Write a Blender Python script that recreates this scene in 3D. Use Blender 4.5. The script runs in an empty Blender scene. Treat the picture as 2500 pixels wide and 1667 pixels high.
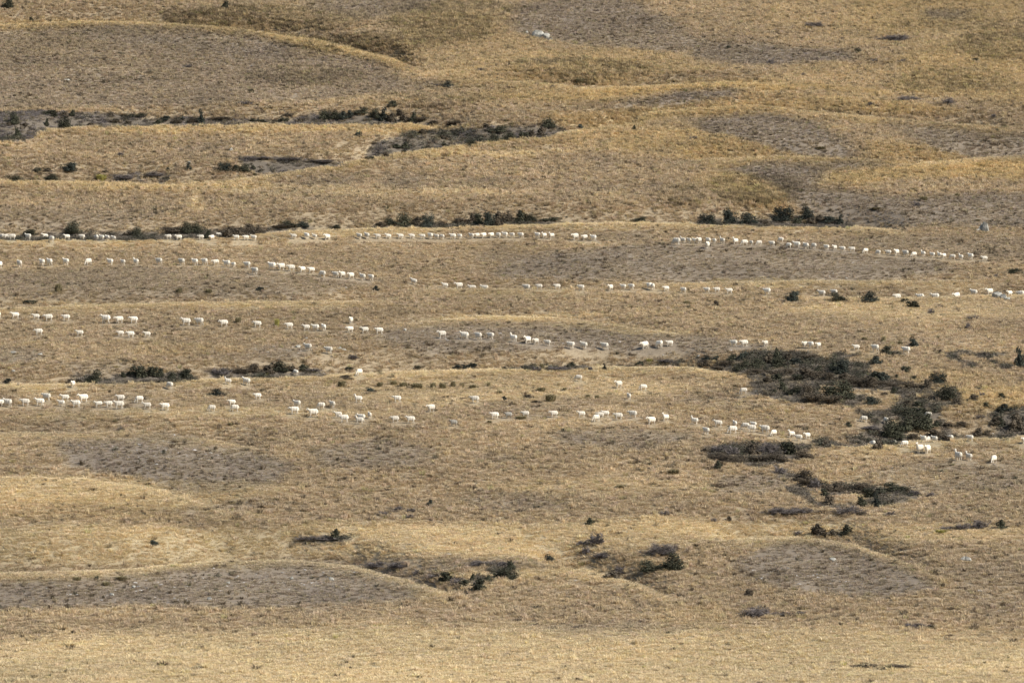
import bpy, bmesh, math, random
import numpy as np
from mathutils import Vector, Matrix

# ------------------------------------------------------------------ camera, sky, sun, exposure
W0, H0 = 2500.0, 1667.0
FPX = 10417.0                       # focal length in photograph pixels (150 mm on 36 mm)
PITCH = math.radians(3.0)
CP, SP = math.cos(PITCH), math.sin(PITCH)
scene = bpy.context.scene
C = scene.collection
cam_d = bpy.data.cameras.new('camera')
cam_d.sensor_width = 36.0
cam_d.lens = FPX / W0 * 36.0
cam_d.clip_start = 1.0
cam_d.clip_end = 6000.0
cam = bpy.data.objects.new('camera', cam_d)
cam.rotation_euler = (math.radians(90) - PITCH, 0, 0)
C.objects.link(cam)
scene.camera = cam

SUN_EL, SUN_AZ = math.radians(39), math.radians(118)     # azimuth clockwise from +Y
world = bpy.data.worlds.new('World')
scene.world = world
world.use_nodes = True
wn = world.node_tree
sky = wn.nodes.new('ShaderNodeTexSky')
sky.sky_type = 'NISHITA'
sky.sun_disc = False
sky.sun_elevation = SUN_EL
sky.sun_rotation = SUN_AZ
wn.nodes['Background'].inputs['Strength'].default_value = 0.09
wn.links.new(sky.outputs[0], wn.nodes['Background'].inputs['Color'])
sl = bpy.data.lights.new('sun', 'SUN')
sl.energy = 4.2
sl.angle = math.radians(0.53)
sl.color = (1.0, 0.95, 0.87)
so = bpy.data.objects.new('sun', sl)
sd = Vector((math.sin(SUN_AZ) * math.cos(SUN_EL), math.cos(SUN_AZ) * math.cos(SUN_EL), math.sin(SUN_EL)))
so.rotation_euler = sd.to_track_quat('Z', 'Y').to_euler()
so.location = (60, 300, 120)
C.objects.link(so)
vs = scene.view_settings
vs.view_transform = 'Standard'
vs.look = 'None'
vs.gamma = 1.0
vs.use_curve_mapping = False
vs.exposure = 0.56

rng = np.random.default_rng(7)
random.seed(7)

# ------------------------------------------------------------------ helpers: noise, projection
def _hash(ix, iy, seed):
    h = (ix.astype(np.int64) * 374761393 + iy.astype(np.int64) * 668265263 + seed * 1442695041) & 0xFFFFFFFF
    h = ((h ^ (h >> 13)) * 1274126177) & 0xFFFFFFFF
    h = h ^ (h >> 16)
    return (h & 0xFFFF) / 65535.0
def vnoise(x, y, seed=0):
    ix, iy = np.floor(x), np.floor(y)
    fx, fy = x - ix, y - iy
    fx = fx * fx * (3 - 2 * fx); fy = fy * fy * (3 - 2 * fy)
    a = _hash(ix, iy, seed); b = _hash(ix + 1, iy, seed)
    c = _hash(ix, iy + 1, seed); d = _hash(ix + 1, iy + 1, seed)
    return (a + (b - a) * fx) * (1 - fy) + (c + (d - c) * fx) * fy
def fbm(x, y, seed=0, octv=3):
    s, a, t = 0.0, 1.0, 0.0
    for k in range(octv):
        s = s + a * (vnoise(x * 2 ** k + 17.3 * k, y * 2 ** k - 9.1 * k, seed + k) - 0.5)
        t += a; a *= 0.5
    return 2 * s / t            # about -1..1
def ratio(v):                   # height over distance of the view ray of photograph row v
    sy = (H0 / 2 - v) / FPX
    return (sy * CP - SP) / (CP + sy * SP)
def project(X, Y, Z):
    depth = Y * CP - Z * SP
    up = Y * SP + Z * CP
    return W0 / 2 + FPX * X / depth, H0 / 2 - FPX * up / depth
def smooth01(t):
    t = np.clip(t, 0, 1)
    return t * t * (3 - 2 * t)

# ------------------------------------------------------------------ the lie of the land
KV = [(1900, 300), (1800, 315), (1667, 337), (1525, 364), (1400, 383), (1250, 408), (1010, 452), (900, 479), (785, 507),
      (645, 546), (578, 566), (545, 574), (450, 600), (300, 640), (150, 683), (0, 732), (-150, 790), (-300, 850)]
kY = np.array([b for a, b in KV], float)
kZ = np.array([b * ratio(a) for a, b in KV])
yy = np.arange(300, 851, 1.0)
zz = np.interp(yy, kY, kZ)
ker = np.exp(-0.5 * (np.arange(-18, 19) / 7.0) ** 2); ker /= ker.sum()
pad = np.concatenate([zz[0] - (zz[1] - zz[0]) * np.arange(18, 0, -1), zz, zz[-1] + (zz[-1] - zz[-2]) * np.arange(1, 19)])
zz = np.convolve(pad, ker, 'valid')
RY = np.concatenate([[-400, -60, 60, 180, 250, 290], yy[5:], [950, 1150, 1500, 2200, 4000]])
RZ = np.concatenate([[-6, -9, -46, -58, -56, zz[5] - 1.2], zz[5:], [zz[-1] + 22, zz[-1] + 48, zz[-1] + 40, zz[-1] + 10, -20]])
def base_h(X, Y):
    z = np.interp(Y, RY, RZ)
    near = smooth01((Y - 330) / 40)
    z = z + 1.3 * fbm(X / 46.0, Y / 55.0, 3, 2) * near
    z = z + 0.36 * fbm(X / 13.0, Y / 19.0, 9, 2) * (0.3 + 0.7 * near)
    z = z + 0.07 * fbm(X / 3.1, Y / 3.7, 14, 2)
    far = smooth01((np.abs(X) - 150) / 300)
    return z + far * 14 * fbm(X / 210.0, Y / 260.0, 21, 3)

def march(hfun, u, v, y0=310.0, y1=860.0, step=0.75):
    u = np.atleast_1d(np.asarray(u, float)); v = np.atleast_1d(np.asarray(v, float))
    sx = (u - W0 / 2) / FPX
    sy = (H0 / 2 - v) / FPX
    kx = sx / (CP + sy * SP); kz = (sy * CP - SP) / (CP + sy * SP)
    ys = np.arange(y0, y1, step)
    out = np.full(len(u), y1)
    CH = 64
    for i in range(0, len(u), CH):
        a = kx[i:i + CH, None]; b = kz[i:i + CH, None]
        g = hfun(a * ys[None], np.broadcast_to(ys[None], (len(a), len(ys)))) - b * ys[None]
        hit = g >= 0
        j = np.argmax(hit, axis=1)
        for r in range(len(a)):
            if hit[r].any():
                jj = j[r]
                if jj == 0: out[i + r] = ys[0]
                else:
                    g0, g1 = g[r, jj - 1], g[r, jj]
                    out[i + r] = ys[jj - 1] + step * (-g0) / (g1 - g0 + 1e-9)
    return kx * out, out, kz * out

# crest lines of the folds: (photograph points, depth of the hollow behind, its width)
CRESTS = [
    ([(-250, 1405), (0, 1400), (300, 1392), (520, 1372), (700, 1368), (860, 1384), (1000, 1420), (1120, 1455), (1190, 1480)], 1.2, 14),
    ([(1230, 1362), (1330, 1378), (1450, 1398), (1550, 1425), (1640, 1462), (1720, 1500)], .8, 12),
    ([(1680, 1330), (1800, 1318), (1960, 1312), (2080, 1330), (2200, 1372), (2330, 1420)], 1.2, 14),
    ([(-200, 1160), (0, 1165), (200, 1170), (380, 1195), (520, 1240), (700, 1275)], 0.45, 11),
    ([(-200, 1055), (150, 1058), (330, 1052), (520, 1075), (700, 1110)], 0.5, 9),
    ([(-250, 940), (0, 942), (200, 938), (420, 932), (560, 926), (780, 918), (1000, 908), (1250, 902), (1500, 897), (1680, 898), (1780, 912), (1850, 940)], 1.3, 13),
    ([(1990, 1088), (2100, 1088), (2240, 1078), (2380, 1070), (2500, 1066), (2700, 1062)], 1.4, 13),
    ([(900, 800), (1010, 790), (1180, 772), (1350, 776), (1480, 792), (1620, 812), (1720, 822)], 0.5, 8),
    ([(-250, 762), (0, 755), (250, 745), (500, 738), (800, 738), (1000, 735)], 0.8, 10),
    ([(960, 712), (1060, 706), (1200, 706), (1400, 705), (1500, 708)], 0.5, 9),
    ([(1880, 722), (2000, 726), (2150, 728), (2300, 726), (2420, 722), (2600, 720)], 0.55, 10),
    ([(1500, 700), (1750, 690), (2000, 686), (2250, 688), (2450, 684)], 0.5, 8),
    ([(-250, 585), (0, 586), (250, 584), (400, 582), (560, 576), (760, 566), (1000, 556), (1300, 548), (1600, 546), (1850, 550), (2080, 556), (2250, 566)], 1.9, 15),
    ([(-250, 446), (0, 447), (260, 450), (420, 458), (560, 448), (700, 428), (850, 402), (1000, 376), (1150, 356), (1300, 336), (1450, 318), (1600, 300)], 1.8, 16),
    ([(-250, 352), (0, 345), (120, 320), (260, 312), (500, 308), (760, 306), (960, 306), (1100, 316), (1190, 326)], 1.5, 14),
    ([(-250, 80), (0, 66), (200, 58), (360, 60), (600, 78), (800, 110), (960, 150), (1050, 185)], 1.6, 16),
    ([(1180, 205), (1300, 205), (1450, 222), (1600, 214), (1760, 206), (1950, 212)], 0.9, 11),
    ([(1400, 300), (1550, 282), (1700, 270), (1850, 262), (2000, 278), (2150, 292), (2300, 305), (2500, 318)], 0.9, 11),
    ([(1640, 400), (1750, 392), (1900, 386), (2050, 390), (2200, 402)], 0.9, 11),
    ([(2150, 412), (2300, 400), (2450, 385), (2600, 375), (2750, 370)], 1.0, 12),
]
crest_w = []
for pts, A, wd in CRESTS:
    pts2 = []
    for (a, b), (c, d) in zip(pts[:-1], pts[1:]):
        for k in range(4):
            t = k / 4; pts2.append((a + (c - a) * t, b + (d - b) * t))
    pts2.append(pts[-1])
    x, y, z = march(base_h, [p[0] for p in pts2], [p[1] for p in pts2])
    o = np.argsort(x)
    crest_w.append((x[o], y[o], A, wd))
def ground_h(X, Y):
    z = base_h(X, Y)
    for xs, ys, A, wd in crest_w:
        c = np.interp(X, xs, ys)
        t = (Y - c) / wd
        m = (t > -0.45) & (t < 1)
        tt = np.clip(t, 0, 1)
        k = 6.75 * tt * (1 - tt) ** 2
        f = np.clip((t + 0.45) / 0.45, 0, 1)
        lip = np.where(t < 0, 0.16 * (1 - f) * f * 4, 0)      # rounded shoulder in front of the crest
        z = z - np.where(m, 1.6 * A * (k - lip) * smooth01((X - xs[0]) / 7) * smooth01((xs[-1] - X) / 7) *
                         (0.8 + 0.5 * vnoise(X / 9.0, X * 0 + wd, 5)), 0)
    return z
def gh1(x, y):
    return float(ground_h(np.array([x]), np.array([y]))[0])

# ------------------------------------------------------------------ what grows where
BARE_P = [([(106, 65), (350, 65), (595, 85), (744, 111), (914, 159), (1009, 196), (956, 225), (744, 249), (425, 260), (-212, 271), (-212, 95)], 0.6), ([(127, 65), (350, 63), (595, 82), (765, 116), (680, 159), (478, 127), (212, 100)], 0.85), ([(1243, 21), (1488, -31), (1658, 63), (1722, 119), (1594, 129), (1381, 108), (1254, 85)], 0.85), ([(1658, 100), (1860, 111), (2072, 127), (2088, 150), (1860, 161), (1700, 138)], 0.95), ([(797, -21), (1063, -21), (1041, 31), (871, 47), (744, 26)], 0.7), ([(2253, 26), (2370, 29), (2338, 53), (2264, 47)], 0.9), ([(1530, 248), (1647, 223), (1807, 220), (1796, 242), (1647, 255), (1488, 262)], 1), ([(1690, 295), (1860, 276), (1977, 292), (2072, 340), (2078, 380), (1966, 382), (1828, 342), (1700, 321)], 1), ([(2126, 299), (2338, 318), (2763, 350), (2763, 409), (2391, 391), (2232, 348)], 0.85), ([(1759, 410), (1892, 391), (2072, 393), (2200, 402), (2019, 420), (1987, 446), (2019, 469), (2232, 486), (2763, 451), (2763, 552), (2072, 552), (1966, 512), (1870, 451)], 1), ([(1222, 637), (1594, 591), (1913, 595), (2232, 627), (2338, 661), (2126, 693), (1807, 696), (1488, 685), (1190, 675)], 0.85), ([(1658, 611), (1913, 608), (2179, 637), (2019, 669), (1700, 659)], 0.6), ([(-212, 675), (372, 650), (744, 661), (956, 688), (744, 724), (318, 735), (-212, 722)], 0.5), ([(-212, 510), (212, 499), (446, 520), (318, 558), (-212, 552)], 0.45), ([(935, 433), (1063, 425), (1020, 457), (946, 454)], 0.6), ([(924, 813), (1063, 791), (1381, 791), (1722, 820), (1913, 852), (1594, 873), (1381, 856), (1063, 863), (935, 841)], 0.85), ([(595, 839), (765, 850), (744, 882), (637, 876)], 0.6), ([(2019, 807), (2391, 823), (2338, 850), (2072, 839)], 0.3), ([(138, 1078), (318, 1063), (446, 1060), (595, 1092), (733, 1139), (680, 1182), (552, 1203), (446, 1203), (318, 1165), (159, 1139)], 1), ([(744, 1097), (956, 1071), (1073, 1105), (1009, 1139), (797, 1139)], 0.8), ([(1350, 1059), (1541, 1045), (1690, 1063), (1573, 1097), (1381, 1086)], 0.75), ([(-212, 1429), (212, 1408), (488, 1384), (690, 1369), (850, 1381), (988, 1408), (1073, 1431), (999, 1463), (744, 1474), (552, 1485), (318, 1479), (-212, 1490)], 1), ([(1796, 1373), (1892, 1330), (1998, 1318), (2104, 1339), (2189, 1381), (2296, 1437), (2126, 1458), (1966, 1447), (1828, 1415)], 0.9), ([(1328, 1530), (1541, 1514), (1700, 1541), (1594, 1568), (1381, 1562)], 0.5), ([(1743, 1169), (1860, 1152), (1950, 1179), (1849, 1207), (1743, 1201)], 0.85), ([(2019, 1174), (2232, 1128), (2763, 1105), (2763, 1190), (2232, 1206)], 0.5), ([(1169, 1222), (1328, 1211), (1381, 1238), (1222, 1254)], 0.6), ([(2285, 1381), (2763, 1339), (2763, 1488), (2391, 1509)], 0.35), ([(2232, 595), (2763, 563), (2763, 637), (2338, 632)], 0.5)]
GOLD_P = [([(1169, 235), (1381, 225), (1594, 208), (1807, 199), (2019, 210), (2200, 225), (2179, 239), (1828, 218), (1637, 223), (1466, 250), (1275, 257)], 1), ([(1328, 284), (1594, 261), (2019, 238), (2200, 249), (2391, 284), (2072, 278), (1860, 274), (1658, 289), (1424, 331)], 0.9), ([(1700, 406), (1913, 383), (2211, 392), (2391, 416), (2179, 408), (1892, 395), (1753, 416)], 1), ([(2009, 427), (2147, 412), (2338, 397), (2763, 366), (2763, 433), (2444, 437), (2211, 444), (2083, 457), (2009, 448)], 1), ([(2104, 340), (2285, 359), (2391, 384), (2285, 395), (2115, 382)], 0.8), ([(1488, 318), (1700, 318), (1828, 345), (1966, 387), (1700, 393), (1466, 366)], 0.8), ([(1743, 423), (1849, 425), (1945, 478), (1913, 520), (1807, 499), (1722, 457)], 0.85), ([(2179, 138), (2763, 63), (2763, 318), (2444, 255), (2179, 228)], 0.75), ([(2051, -21), (2500, -21), (2500, 63), (2126, 95)], 0.7), ([(-212, 53), (350, 51), (595, 70), (807, 106), (1009, 159), (999, 175), (765, 123), (552, 87), (318, 68), (-212, 85)], 0.9), ([(1063, 159), (1222, 127), (1594, 122), (1807, 170), (1488, 207), (1116, 217)], 0.6), ([(2211, 956), (2551, 935), (2551, 1020), (2338, 988)], 0.8)]
BARE = [(1230, 1225, 90, 20, .4), (30, 865, 80, 20, .6), (1300, 1000, 150, 22, .3), (1790, 990, 110, 16, .4), (2200, 590, 200, 22, .4)]
GOLD = [(300, 70, 420, 10, .8), (820, 118, 160, 16, .8), (1150, 130, 200, 90, .7), (1350, 235, 250, 22, .9), (1650, 200, 300, 12, 1), (1850, 252, 350, 22, .9), (1500, 330, 240, 40, .8),
        (1650, 345, 130, 25, 1), (2300, 60, 300, 60, .75), (2360, 160, 220, 75, 1.0), (2050, 190, 160, 40, .6), (2250, 390, 200, 16, .7), (2220, 420, 240, 22, 1), (2430, 410, 160, 22, 1.0), (1770, 440, 80, 24, .9),
        (1870, 915, 130, 12, .6), (2330, 960, 180, 60, .8), (1780, 1005, 160, 16, .5), (1750, 383, 220, 8, 1), (1800, 890, 180, 10, .7), (2150, 1170, 200, 16, .6), (180, 1240, 300, 30, .6),
        (440, 855, 160, 12, .5), (1700, 1500, 120, 30, .6), (2000, 40, 200, 40, .5), (1450, 1380, 250, 14, .5), (100, 110, 150, 20, .4), (1900, 360, 180, 12, .6)]
PALE = [(1250, 1625, 1700, 96, 1), (250, 1330, 500, 55, .9), (300, 1200, 420, 35, .8), (1100, 1320, 620, 45, .75), (1700, 1290, 500, 26, .8), (2250, 1300, 300, 22, .6), (1300, 1400, 220, 12, .8), (1250, 775, 240, 7, 1), (1560, 808, 140, 5, 1),
        (450, 745, 450, 8, .8), (1250, 952, 480, 34, .5), (500, 1010, 500, 14, .6), (1500, 905, 250, 10, .7), (1950, 692, 330, 8, .9), (2200, 760, 300, 26, .5), (1500, 555, 500, 7, .7), (800, 572, 300, 6, .8),
        (500, 455, 400, 10, .7), (1100, 370, 300, 8, .8), (600, 317, 400, 6, .9), (1000, 310, 160, 5, .9), (490, 505, 20, 25, .7), (900, 470, 400, 12, .5), (1400, 800, 220, 5, .5), (1500, 1190, 350, 20, .4)]
OLIVE = [(1090, 60, 150, 50, 1), (900, 105, 180, 26, .8), (640, 45, 260, 30, .9), (1420, 165, 180, 26, .8), (1130, 20, 160, 20, .8), (2430, 110, 110, 40, .8), (760, 190, 160, 25, .7),
         (1840, 460, 110, 40, .9), (1050, 245, 150, 18, .5), (2300, 200, 160, 28, .6), (1650, 480, 60, 30, .5), (2350, 60, 200, 16, .4), (1430, 195, 80, 12, .8)]
RUST = [(1870, 1248, 170, 11, .9), (1780, 1210, 200, 9, .4), (1900, 1490, 110, 14, .5), (2350, 905, 120, 8, .5), (1300, 1420, 60, 12, .5), (230, 690, 60, 12, .3)]
SCRUB = [
    [(-200, 280), (100, 273), (250, 276), (380, 290), (560, 292), (700, 293), (790, 280), (1000, 290), (1070, 302), (900, 308), (600, 307), (400, 309), (250, 313), (120, 318), (60, 348), (-200, 352)],
    [(880, 378), (905, 352), (1000, 322), (1120, 318), (1180, 312), (1280, 310), (1350, 306), (1390, 322), (1340, 337), (1200, 350), (1050, 368), (900, 388)],
    [(586, 384), (700, 384), (820, 400), (850, 404), (700, 424), (620, 424), (590, 404)],
    [(-200, 578), (0, 577), (150, 570), (400, 566), (560, 560), (760, 554), (820, 556), (560, 580), (400, 586), (-200, 590)],
    [(910, 552), (1370, 540), (1370, 549), (910, 560)],
    [(1700, 538), (1930, 536), (2090, 546), (2080, 558), (1700, 550)],
    [(170, 920), (300, 912), (460, 912), (480, 928), (400, 934), (200, 940)],
    [(500, 905), (790, 905), (800, 918), (520, 928)],
    [(1230, 896), (1700, 880), (1700, 899), (1240, 904)],
    [(1690, 876), (1850, 860), (2050, 862), (2120, 872), (2120, 905), (2240, 930), (2280, 960), (2200, 955), (2000, 945), (2000, 975), (1960, 990), (1850, 965), (1790, 976), (1770, 960), (1850, 930), (1740, 898)],
    [(2120, 866), (2300, 862), (2560, 860), (2560, 905), (2400, 898), (2250, 890), (2120, 884)],
    [(2030, 965), (2200, 955), (2340, 950), (2350, 1000), (2250, 1030), (2200, 1085), (2000, 1092), (1990, 1078), (2100, 1060), (2130, 1030), (2060, 990)],
    [(2380, 1010), (2560, 985), (2560, 1066), (2380, 1072), (2260, 1078), (2230, 1040)],
    [(1715, 1098), (1830, 1080), (1990, 1090), (1965, 1125), (1850, 1142), (1730, 1126)],
    [(1890, 1140), (1960, 1165), (2000, 1182), (2200, 1192), (2250, 1215), (2150, 1235), (2000, 1240), (1900, 1180)],
    [(270, 432), (330, 420), (410, 430), (400, 447), (280, 450)],
    [(950, 1240), (975, 1240), (975, 1250), (950, 1250)],
    [(720, 1322), (850, 1308), (850, 1326), (720, 1328)],
    [(895, 1372), (1000, 1382), (1100, 1418), (1180, 1430), (1260, 1408), (1240, 1372), (1150, 1378), (1230, 1380), (1170, 1385), (1160, 1420), (1080, 1422), (990, 1392)],
]
SCRUB_W = {0: .9, 1: .8, 2: .6, 3: .5, 8: -.12, 9: .22, 10: -.05, 11: .12, 12: .10, 13: .3, 14: .12, 15: .2, 18: -.1}
def in_poly(poly, u, v):
    r = np.zeros(u.shape, bool)
    n = len(poly)
    for i in range(n):
        x0, y0 = poly[i]; x1, y1 = poly[(i + 1) % n]
        if y0 == y1: continue
        c = ((y0 > v) != (y1 > v)) & (u < (x1 - x0) * (v - y0) / (y1 - y0) + x0)
        r ^= c
    return r
def cover(X, Y, Z):
    """weights of bare ground, golden tussock, pale straw, olive tussock, rust and scrub at world points"""
    u, v = project(X, Y, Z)
    wu = u + 46 * fbm(X / 9.0, Y / 16.0, 31, 3) + 14 * fbm(X / 2.1, Y / 4.0, 37, 2)
    wv = v + 15 * fbm(X / 11.0, Y / 15.0, 41, 3) + 6 * fbm(X / 1.9, Y / 3.0, 47, 2)
    def blob(lst):
        m = np.zeros(u.shape)
        for a, b, ru, rv, s in lst:
            d = np.sqrt(((wu - a) / ru) ** 2 + ((wv - b) / rv) ** 2)
            m = np.maximum(m, s * smooth01((1.22 - d) / 0.5))
        return m
    pu = u + 26 * fbm(X / 6.0, Y / 11.0, 33, 3) + 5 * fbm(X / 1.2, Y / 2.4, 34, 2)
    pv = v + 8 * fbm(X / 8.0, Y / 12.0, 35, 3) + 2.5 * fbm(X / 1.2, Y / 2.4, 36, 2)
    def polys(lst):
        m = np.zeros(u.shape)
        for p, w in lst:
            hit = sum(in_poly(p, pu + du, pv + dv).astype(float) for du, dv in ((0, 0), (14, 4), (-14, -4), (12, -5), (-12, 5))) / 5
            m = np.maximum(m, w * hit)
        return m
    bare, gold, pale, olive, rust = blob(BARE), blob(GOLD), blob(PALE), blob(OLIVE), blob(RUST)
    bare = np.maximum(bare, polys(BARE_P)); gold = np.maximum(gold * .6, polys(GOLD_P))
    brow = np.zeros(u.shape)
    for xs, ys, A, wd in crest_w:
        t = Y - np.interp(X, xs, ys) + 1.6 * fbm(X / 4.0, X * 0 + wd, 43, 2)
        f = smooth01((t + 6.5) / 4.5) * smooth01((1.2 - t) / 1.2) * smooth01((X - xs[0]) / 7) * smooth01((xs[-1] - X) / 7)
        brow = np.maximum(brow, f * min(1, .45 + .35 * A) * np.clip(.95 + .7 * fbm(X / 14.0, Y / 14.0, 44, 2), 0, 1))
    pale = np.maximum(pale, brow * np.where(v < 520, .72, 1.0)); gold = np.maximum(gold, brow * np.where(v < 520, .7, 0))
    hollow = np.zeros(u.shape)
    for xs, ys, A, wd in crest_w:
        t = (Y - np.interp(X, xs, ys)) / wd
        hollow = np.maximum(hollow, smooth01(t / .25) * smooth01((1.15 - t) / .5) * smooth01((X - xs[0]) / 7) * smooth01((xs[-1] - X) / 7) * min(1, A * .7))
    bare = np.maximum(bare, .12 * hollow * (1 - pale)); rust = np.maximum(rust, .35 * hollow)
    su = u + 12 * fbm(X / 3.0, Y / 6.0, 51, 2); sv = v + 4 * fbm(X / 3.0, Y / 5.0, 57, 2)
    sc = np.zeros(u.shape)
    gap = fbm(X / 3.6, Y / 6.5, 53, 3)
    for k_, p in enumerate(SCRUB):
        sc = np.maximum(sc, (in_poly(p, su, sv) & (gap < SCRUB_W.get(k_, .38))).astype(float))
    bare = bare * (1 - 0.6 * pale) * (.9 + .25 * np.clip(fbm(X / 3.4, Y / 7.0, 62, 3), -1, 1))
    n = fbm(X / 15.0, Y / 12.0, 61, 3)
    bare = np.maximum(bare, 0.4 * smooth01((n - 0.32) / 0.3) * (1 - pale))
    return u, v, bare, gold, pale, olive, rust, sc
def col(*a): return np.array(a)
C_MID = col(.452, .358, .232); C_PALE = col(.62, .512, .320); C_GOLD = col(.535, .415, .220); C_BARE = col(.278, .229, .178)
C_OLIVE = col(.42, .318, .170); C_RUST = col(.35, .268, .170); C_SCRUB = col(.150, .130, .108)
def mixc(a, b, t): return a + (b - a) * t[..., None]
def cover_colour(X, Y, cv, amp=1.0):
    u, v, bare, gold, pale, olive, rust, sc = cv
    c = np.broadcast_to(C_MID, X.shape + (3,)).copy()
    n1 = fbm(X / 12.0, Y / 6.5, 71, 4)
    n2 = fbm(X / 26.0, Y / 30.0, 73, 2)
    c = mixc(c, np.broadcast_to(C_PALE, c.shape), np.clip(pale * .9 + .28 * np.clip(n1, 0, 1), 0, 1))
    c = mixc(c, np.broadcast_to(C_GOLD, c.shape), np.clip(gold * .85, 0, 1))
    c = mixc(c, np.broadcast_to(C_OLIVE, c.shape), np.clip(olive * .45, 0, 1))
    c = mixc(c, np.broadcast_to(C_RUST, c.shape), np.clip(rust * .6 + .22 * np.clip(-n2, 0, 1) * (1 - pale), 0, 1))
    bcol = mixc(np.broadcast_to(C_BARE, c.shape), np.broadcast_to(col(.250, .207, .172), c.shape), smooth01((n2 + .2) / .6) * (v < 450))
    c = mixc(c, bcol, np.clip(bare * amp * .9, 0, 1))
    c = mixc(c, np.broadcast_to(C_SCRUB, c.shape), sc * .85 * amp)
    return c * (1 + .15 * n1)[..., None] * (1 + .05 * n2)[..., None]

# ------------------------------------------------------------------ materials
def new_mat(name):
    m = bpy.data.materials.new(name); m.use_nodes = True
    nt = m.node_tree
    b = nt.nodes['Principled BSDF']
    b.inputs['Roughness'].default_value = 0.9
    b.inputs['Specular IOR Level'].default_value = 0.15
    return m, nt, b
def N(nt, t, **kw):
    n = nt.nodes.new(t)
    for k, v in kw.items(): setattr(n, k, v)
    return n
def simple_mat(name, c, var=0.25, scale=3.0, rough=0.9, bump=0.0, hue=0.0, transl=0.0):
    m, nt, b = new_mat(name)
    oi = N(nt, 'ShaderNodeObjectInfo')
    tc = N(nt, 'ShaderNodeTexCoord')
    no = N(nt, 'ShaderNodeTexNoise'); no.inputs['Scale'].default_value = scale; no.inputs['Detail'].default_value = 4
    nt.links.new(tc.outputs['Object'], no.inputs['Vector'])
    mr = N(nt, 'ShaderNodeMapRange'); mr.inputs['From Min'].default_value = .3; mr.inputs['From Max'].default_value = .7
    mr.inputs['To Min'].default_value = 1 - var; mr.inputs['To Max'].default_value = 1 + var
    nt.links.new(no.outputs['Fac'], mr.inputs['Value'])
    mr2 = N(nt, 'ShaderNodeMapRange'); mr2.inputs['To Min'].default_value = 1 - var * .6; mr2.inputs['To Max'].default_value = 1 + var * .6
    nt.links.new(oi.outputs['Random'], mr2.inputs['Value'])
    mu = N(nt, 'ShaderNodeMath', operation='MULTIPLY')
    nt.links.new(mr.outputs[0], mu.inputs[0]); nt.links.new(mr2.outputs[0], mu.inputs[1])
    vm = N(nt, 'ShaderNodeVectorMath', operation='SCALE'); vm.inputs[0].default_value = c
    nt.links.new(mu.outputs[0], vm.inputs['Scale'])
    nt.links.new(vm.outputs[0], b.inputs['Base Color'])
    b.inputs['Roughness'].default_value = rough
    if bump:
        bp = N(nt, 'ShaderNodeBump'); bp.inputs['Strength'].default_value = bump; bp.inputs['Distance'].default_value = .03
        n2 = N(nt, 'ShaderNodeTexNoise'); n2.inputs['Scale'].default_value = scale * 6
        nt.links.new(tc.outputs['Object'], n2.inputs['Vector'])
        nt.links.new(n2.outputs['Fac'], bp.inputs['Height']); nt.links.new(bp.outputs[0], b.inputs['Normal'])
    if transl:
        tr = N(nt, 'ShaderNodeBsdfTranslucent'); mx = N(nt, 'ShaderNodeMixShader'); mx.inputs[0].default_value = transl
        nt.links.new(vm.outputs[0], tr.inputs['Color'])
        nt.links.new(b.outputs[0], mx.inputs[1]); nt.links.new(tr.outputs[0], mx.inputs[2])
        nt.links.new(mx.outputs[0], nt.nodes['Material Output'].inputs[0])
    return m
def grass_mat(name, transl=.3):
    m, nt, b = new_mat(name)
    at = N(nt, 'ShaderNodeAttribute'); at.attribute_type = 'INSTANCER'; at.attribute_name = 'tint'
    tc = N(nt, 'ShaderNodeTexCoord')
    wn_ = N(nt, 'ShaderNodeTexWhiteNoise'); nt.links.new(tc.outputs['Object'], wn_.inputs['Vector'])
    nt.links.new(at.outputs['Color'], b.inputs['Base Color'])
    tr = N(nt, 'ShaderNodeBsdfTranslucent'); mx = N(nt, 'ShaderNodeMixShader'); mx.inputs[0].default_value = transl
    nt.links.new(at.outputs['Color'], tr.inputs['Color'])
    nt.links.new(b.outputs[0], mx.inputs[1]); nt.links.new(tr.outputs[0], mx.inputs[2])
    nt.links.new(mx.outputs[0], nt.nodes['Material Output'].inputs[0])
    nt.nodes.remove(wn_)
    return m
M_GRASS = grass_mat('dry_grass', .38)
M_TWIG = grass_mat('scrub_twigs', .0)
M_DARK = simple_mat('evergreen_leaves', (.054, .054, .034), .45, 1.7, .8, transl=.1)
M_DARKB = simple_mat('bluish_evergreen_leaves', (.046, .051, .040), .45, 1.7, .8, transl=.1)
M_BROWN = simple_mat('brown_heath_leaves', (.10, .08, .056), .3, 1.7, .9, transl=.1)
M_GREY = simple_mat('grey_thorn_twigs', (.150, .130, .120), .3, 3, .9)
M_OLIVE = simple_mat('green_tussock_blades', (.25, .21, .115), .3, 3, .8, transl=.2)
M_YEL = simple_mat('yellow_green_blades', (.36, .32, .10), .2, 3, .8, transl=.2)
M_STEM = simple_mat('shrub_wood', (.13, .105, .085), .3, 6, .9)
M_ROCK = simple_mat('lichened_rock', (.33, .315, .27), .4, 2.5, .9, bump=.8)
M_STONE = simple_mat('scree_stone', (.40, .375, .34), .35, 2.5, .9, bump=.5)
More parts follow.
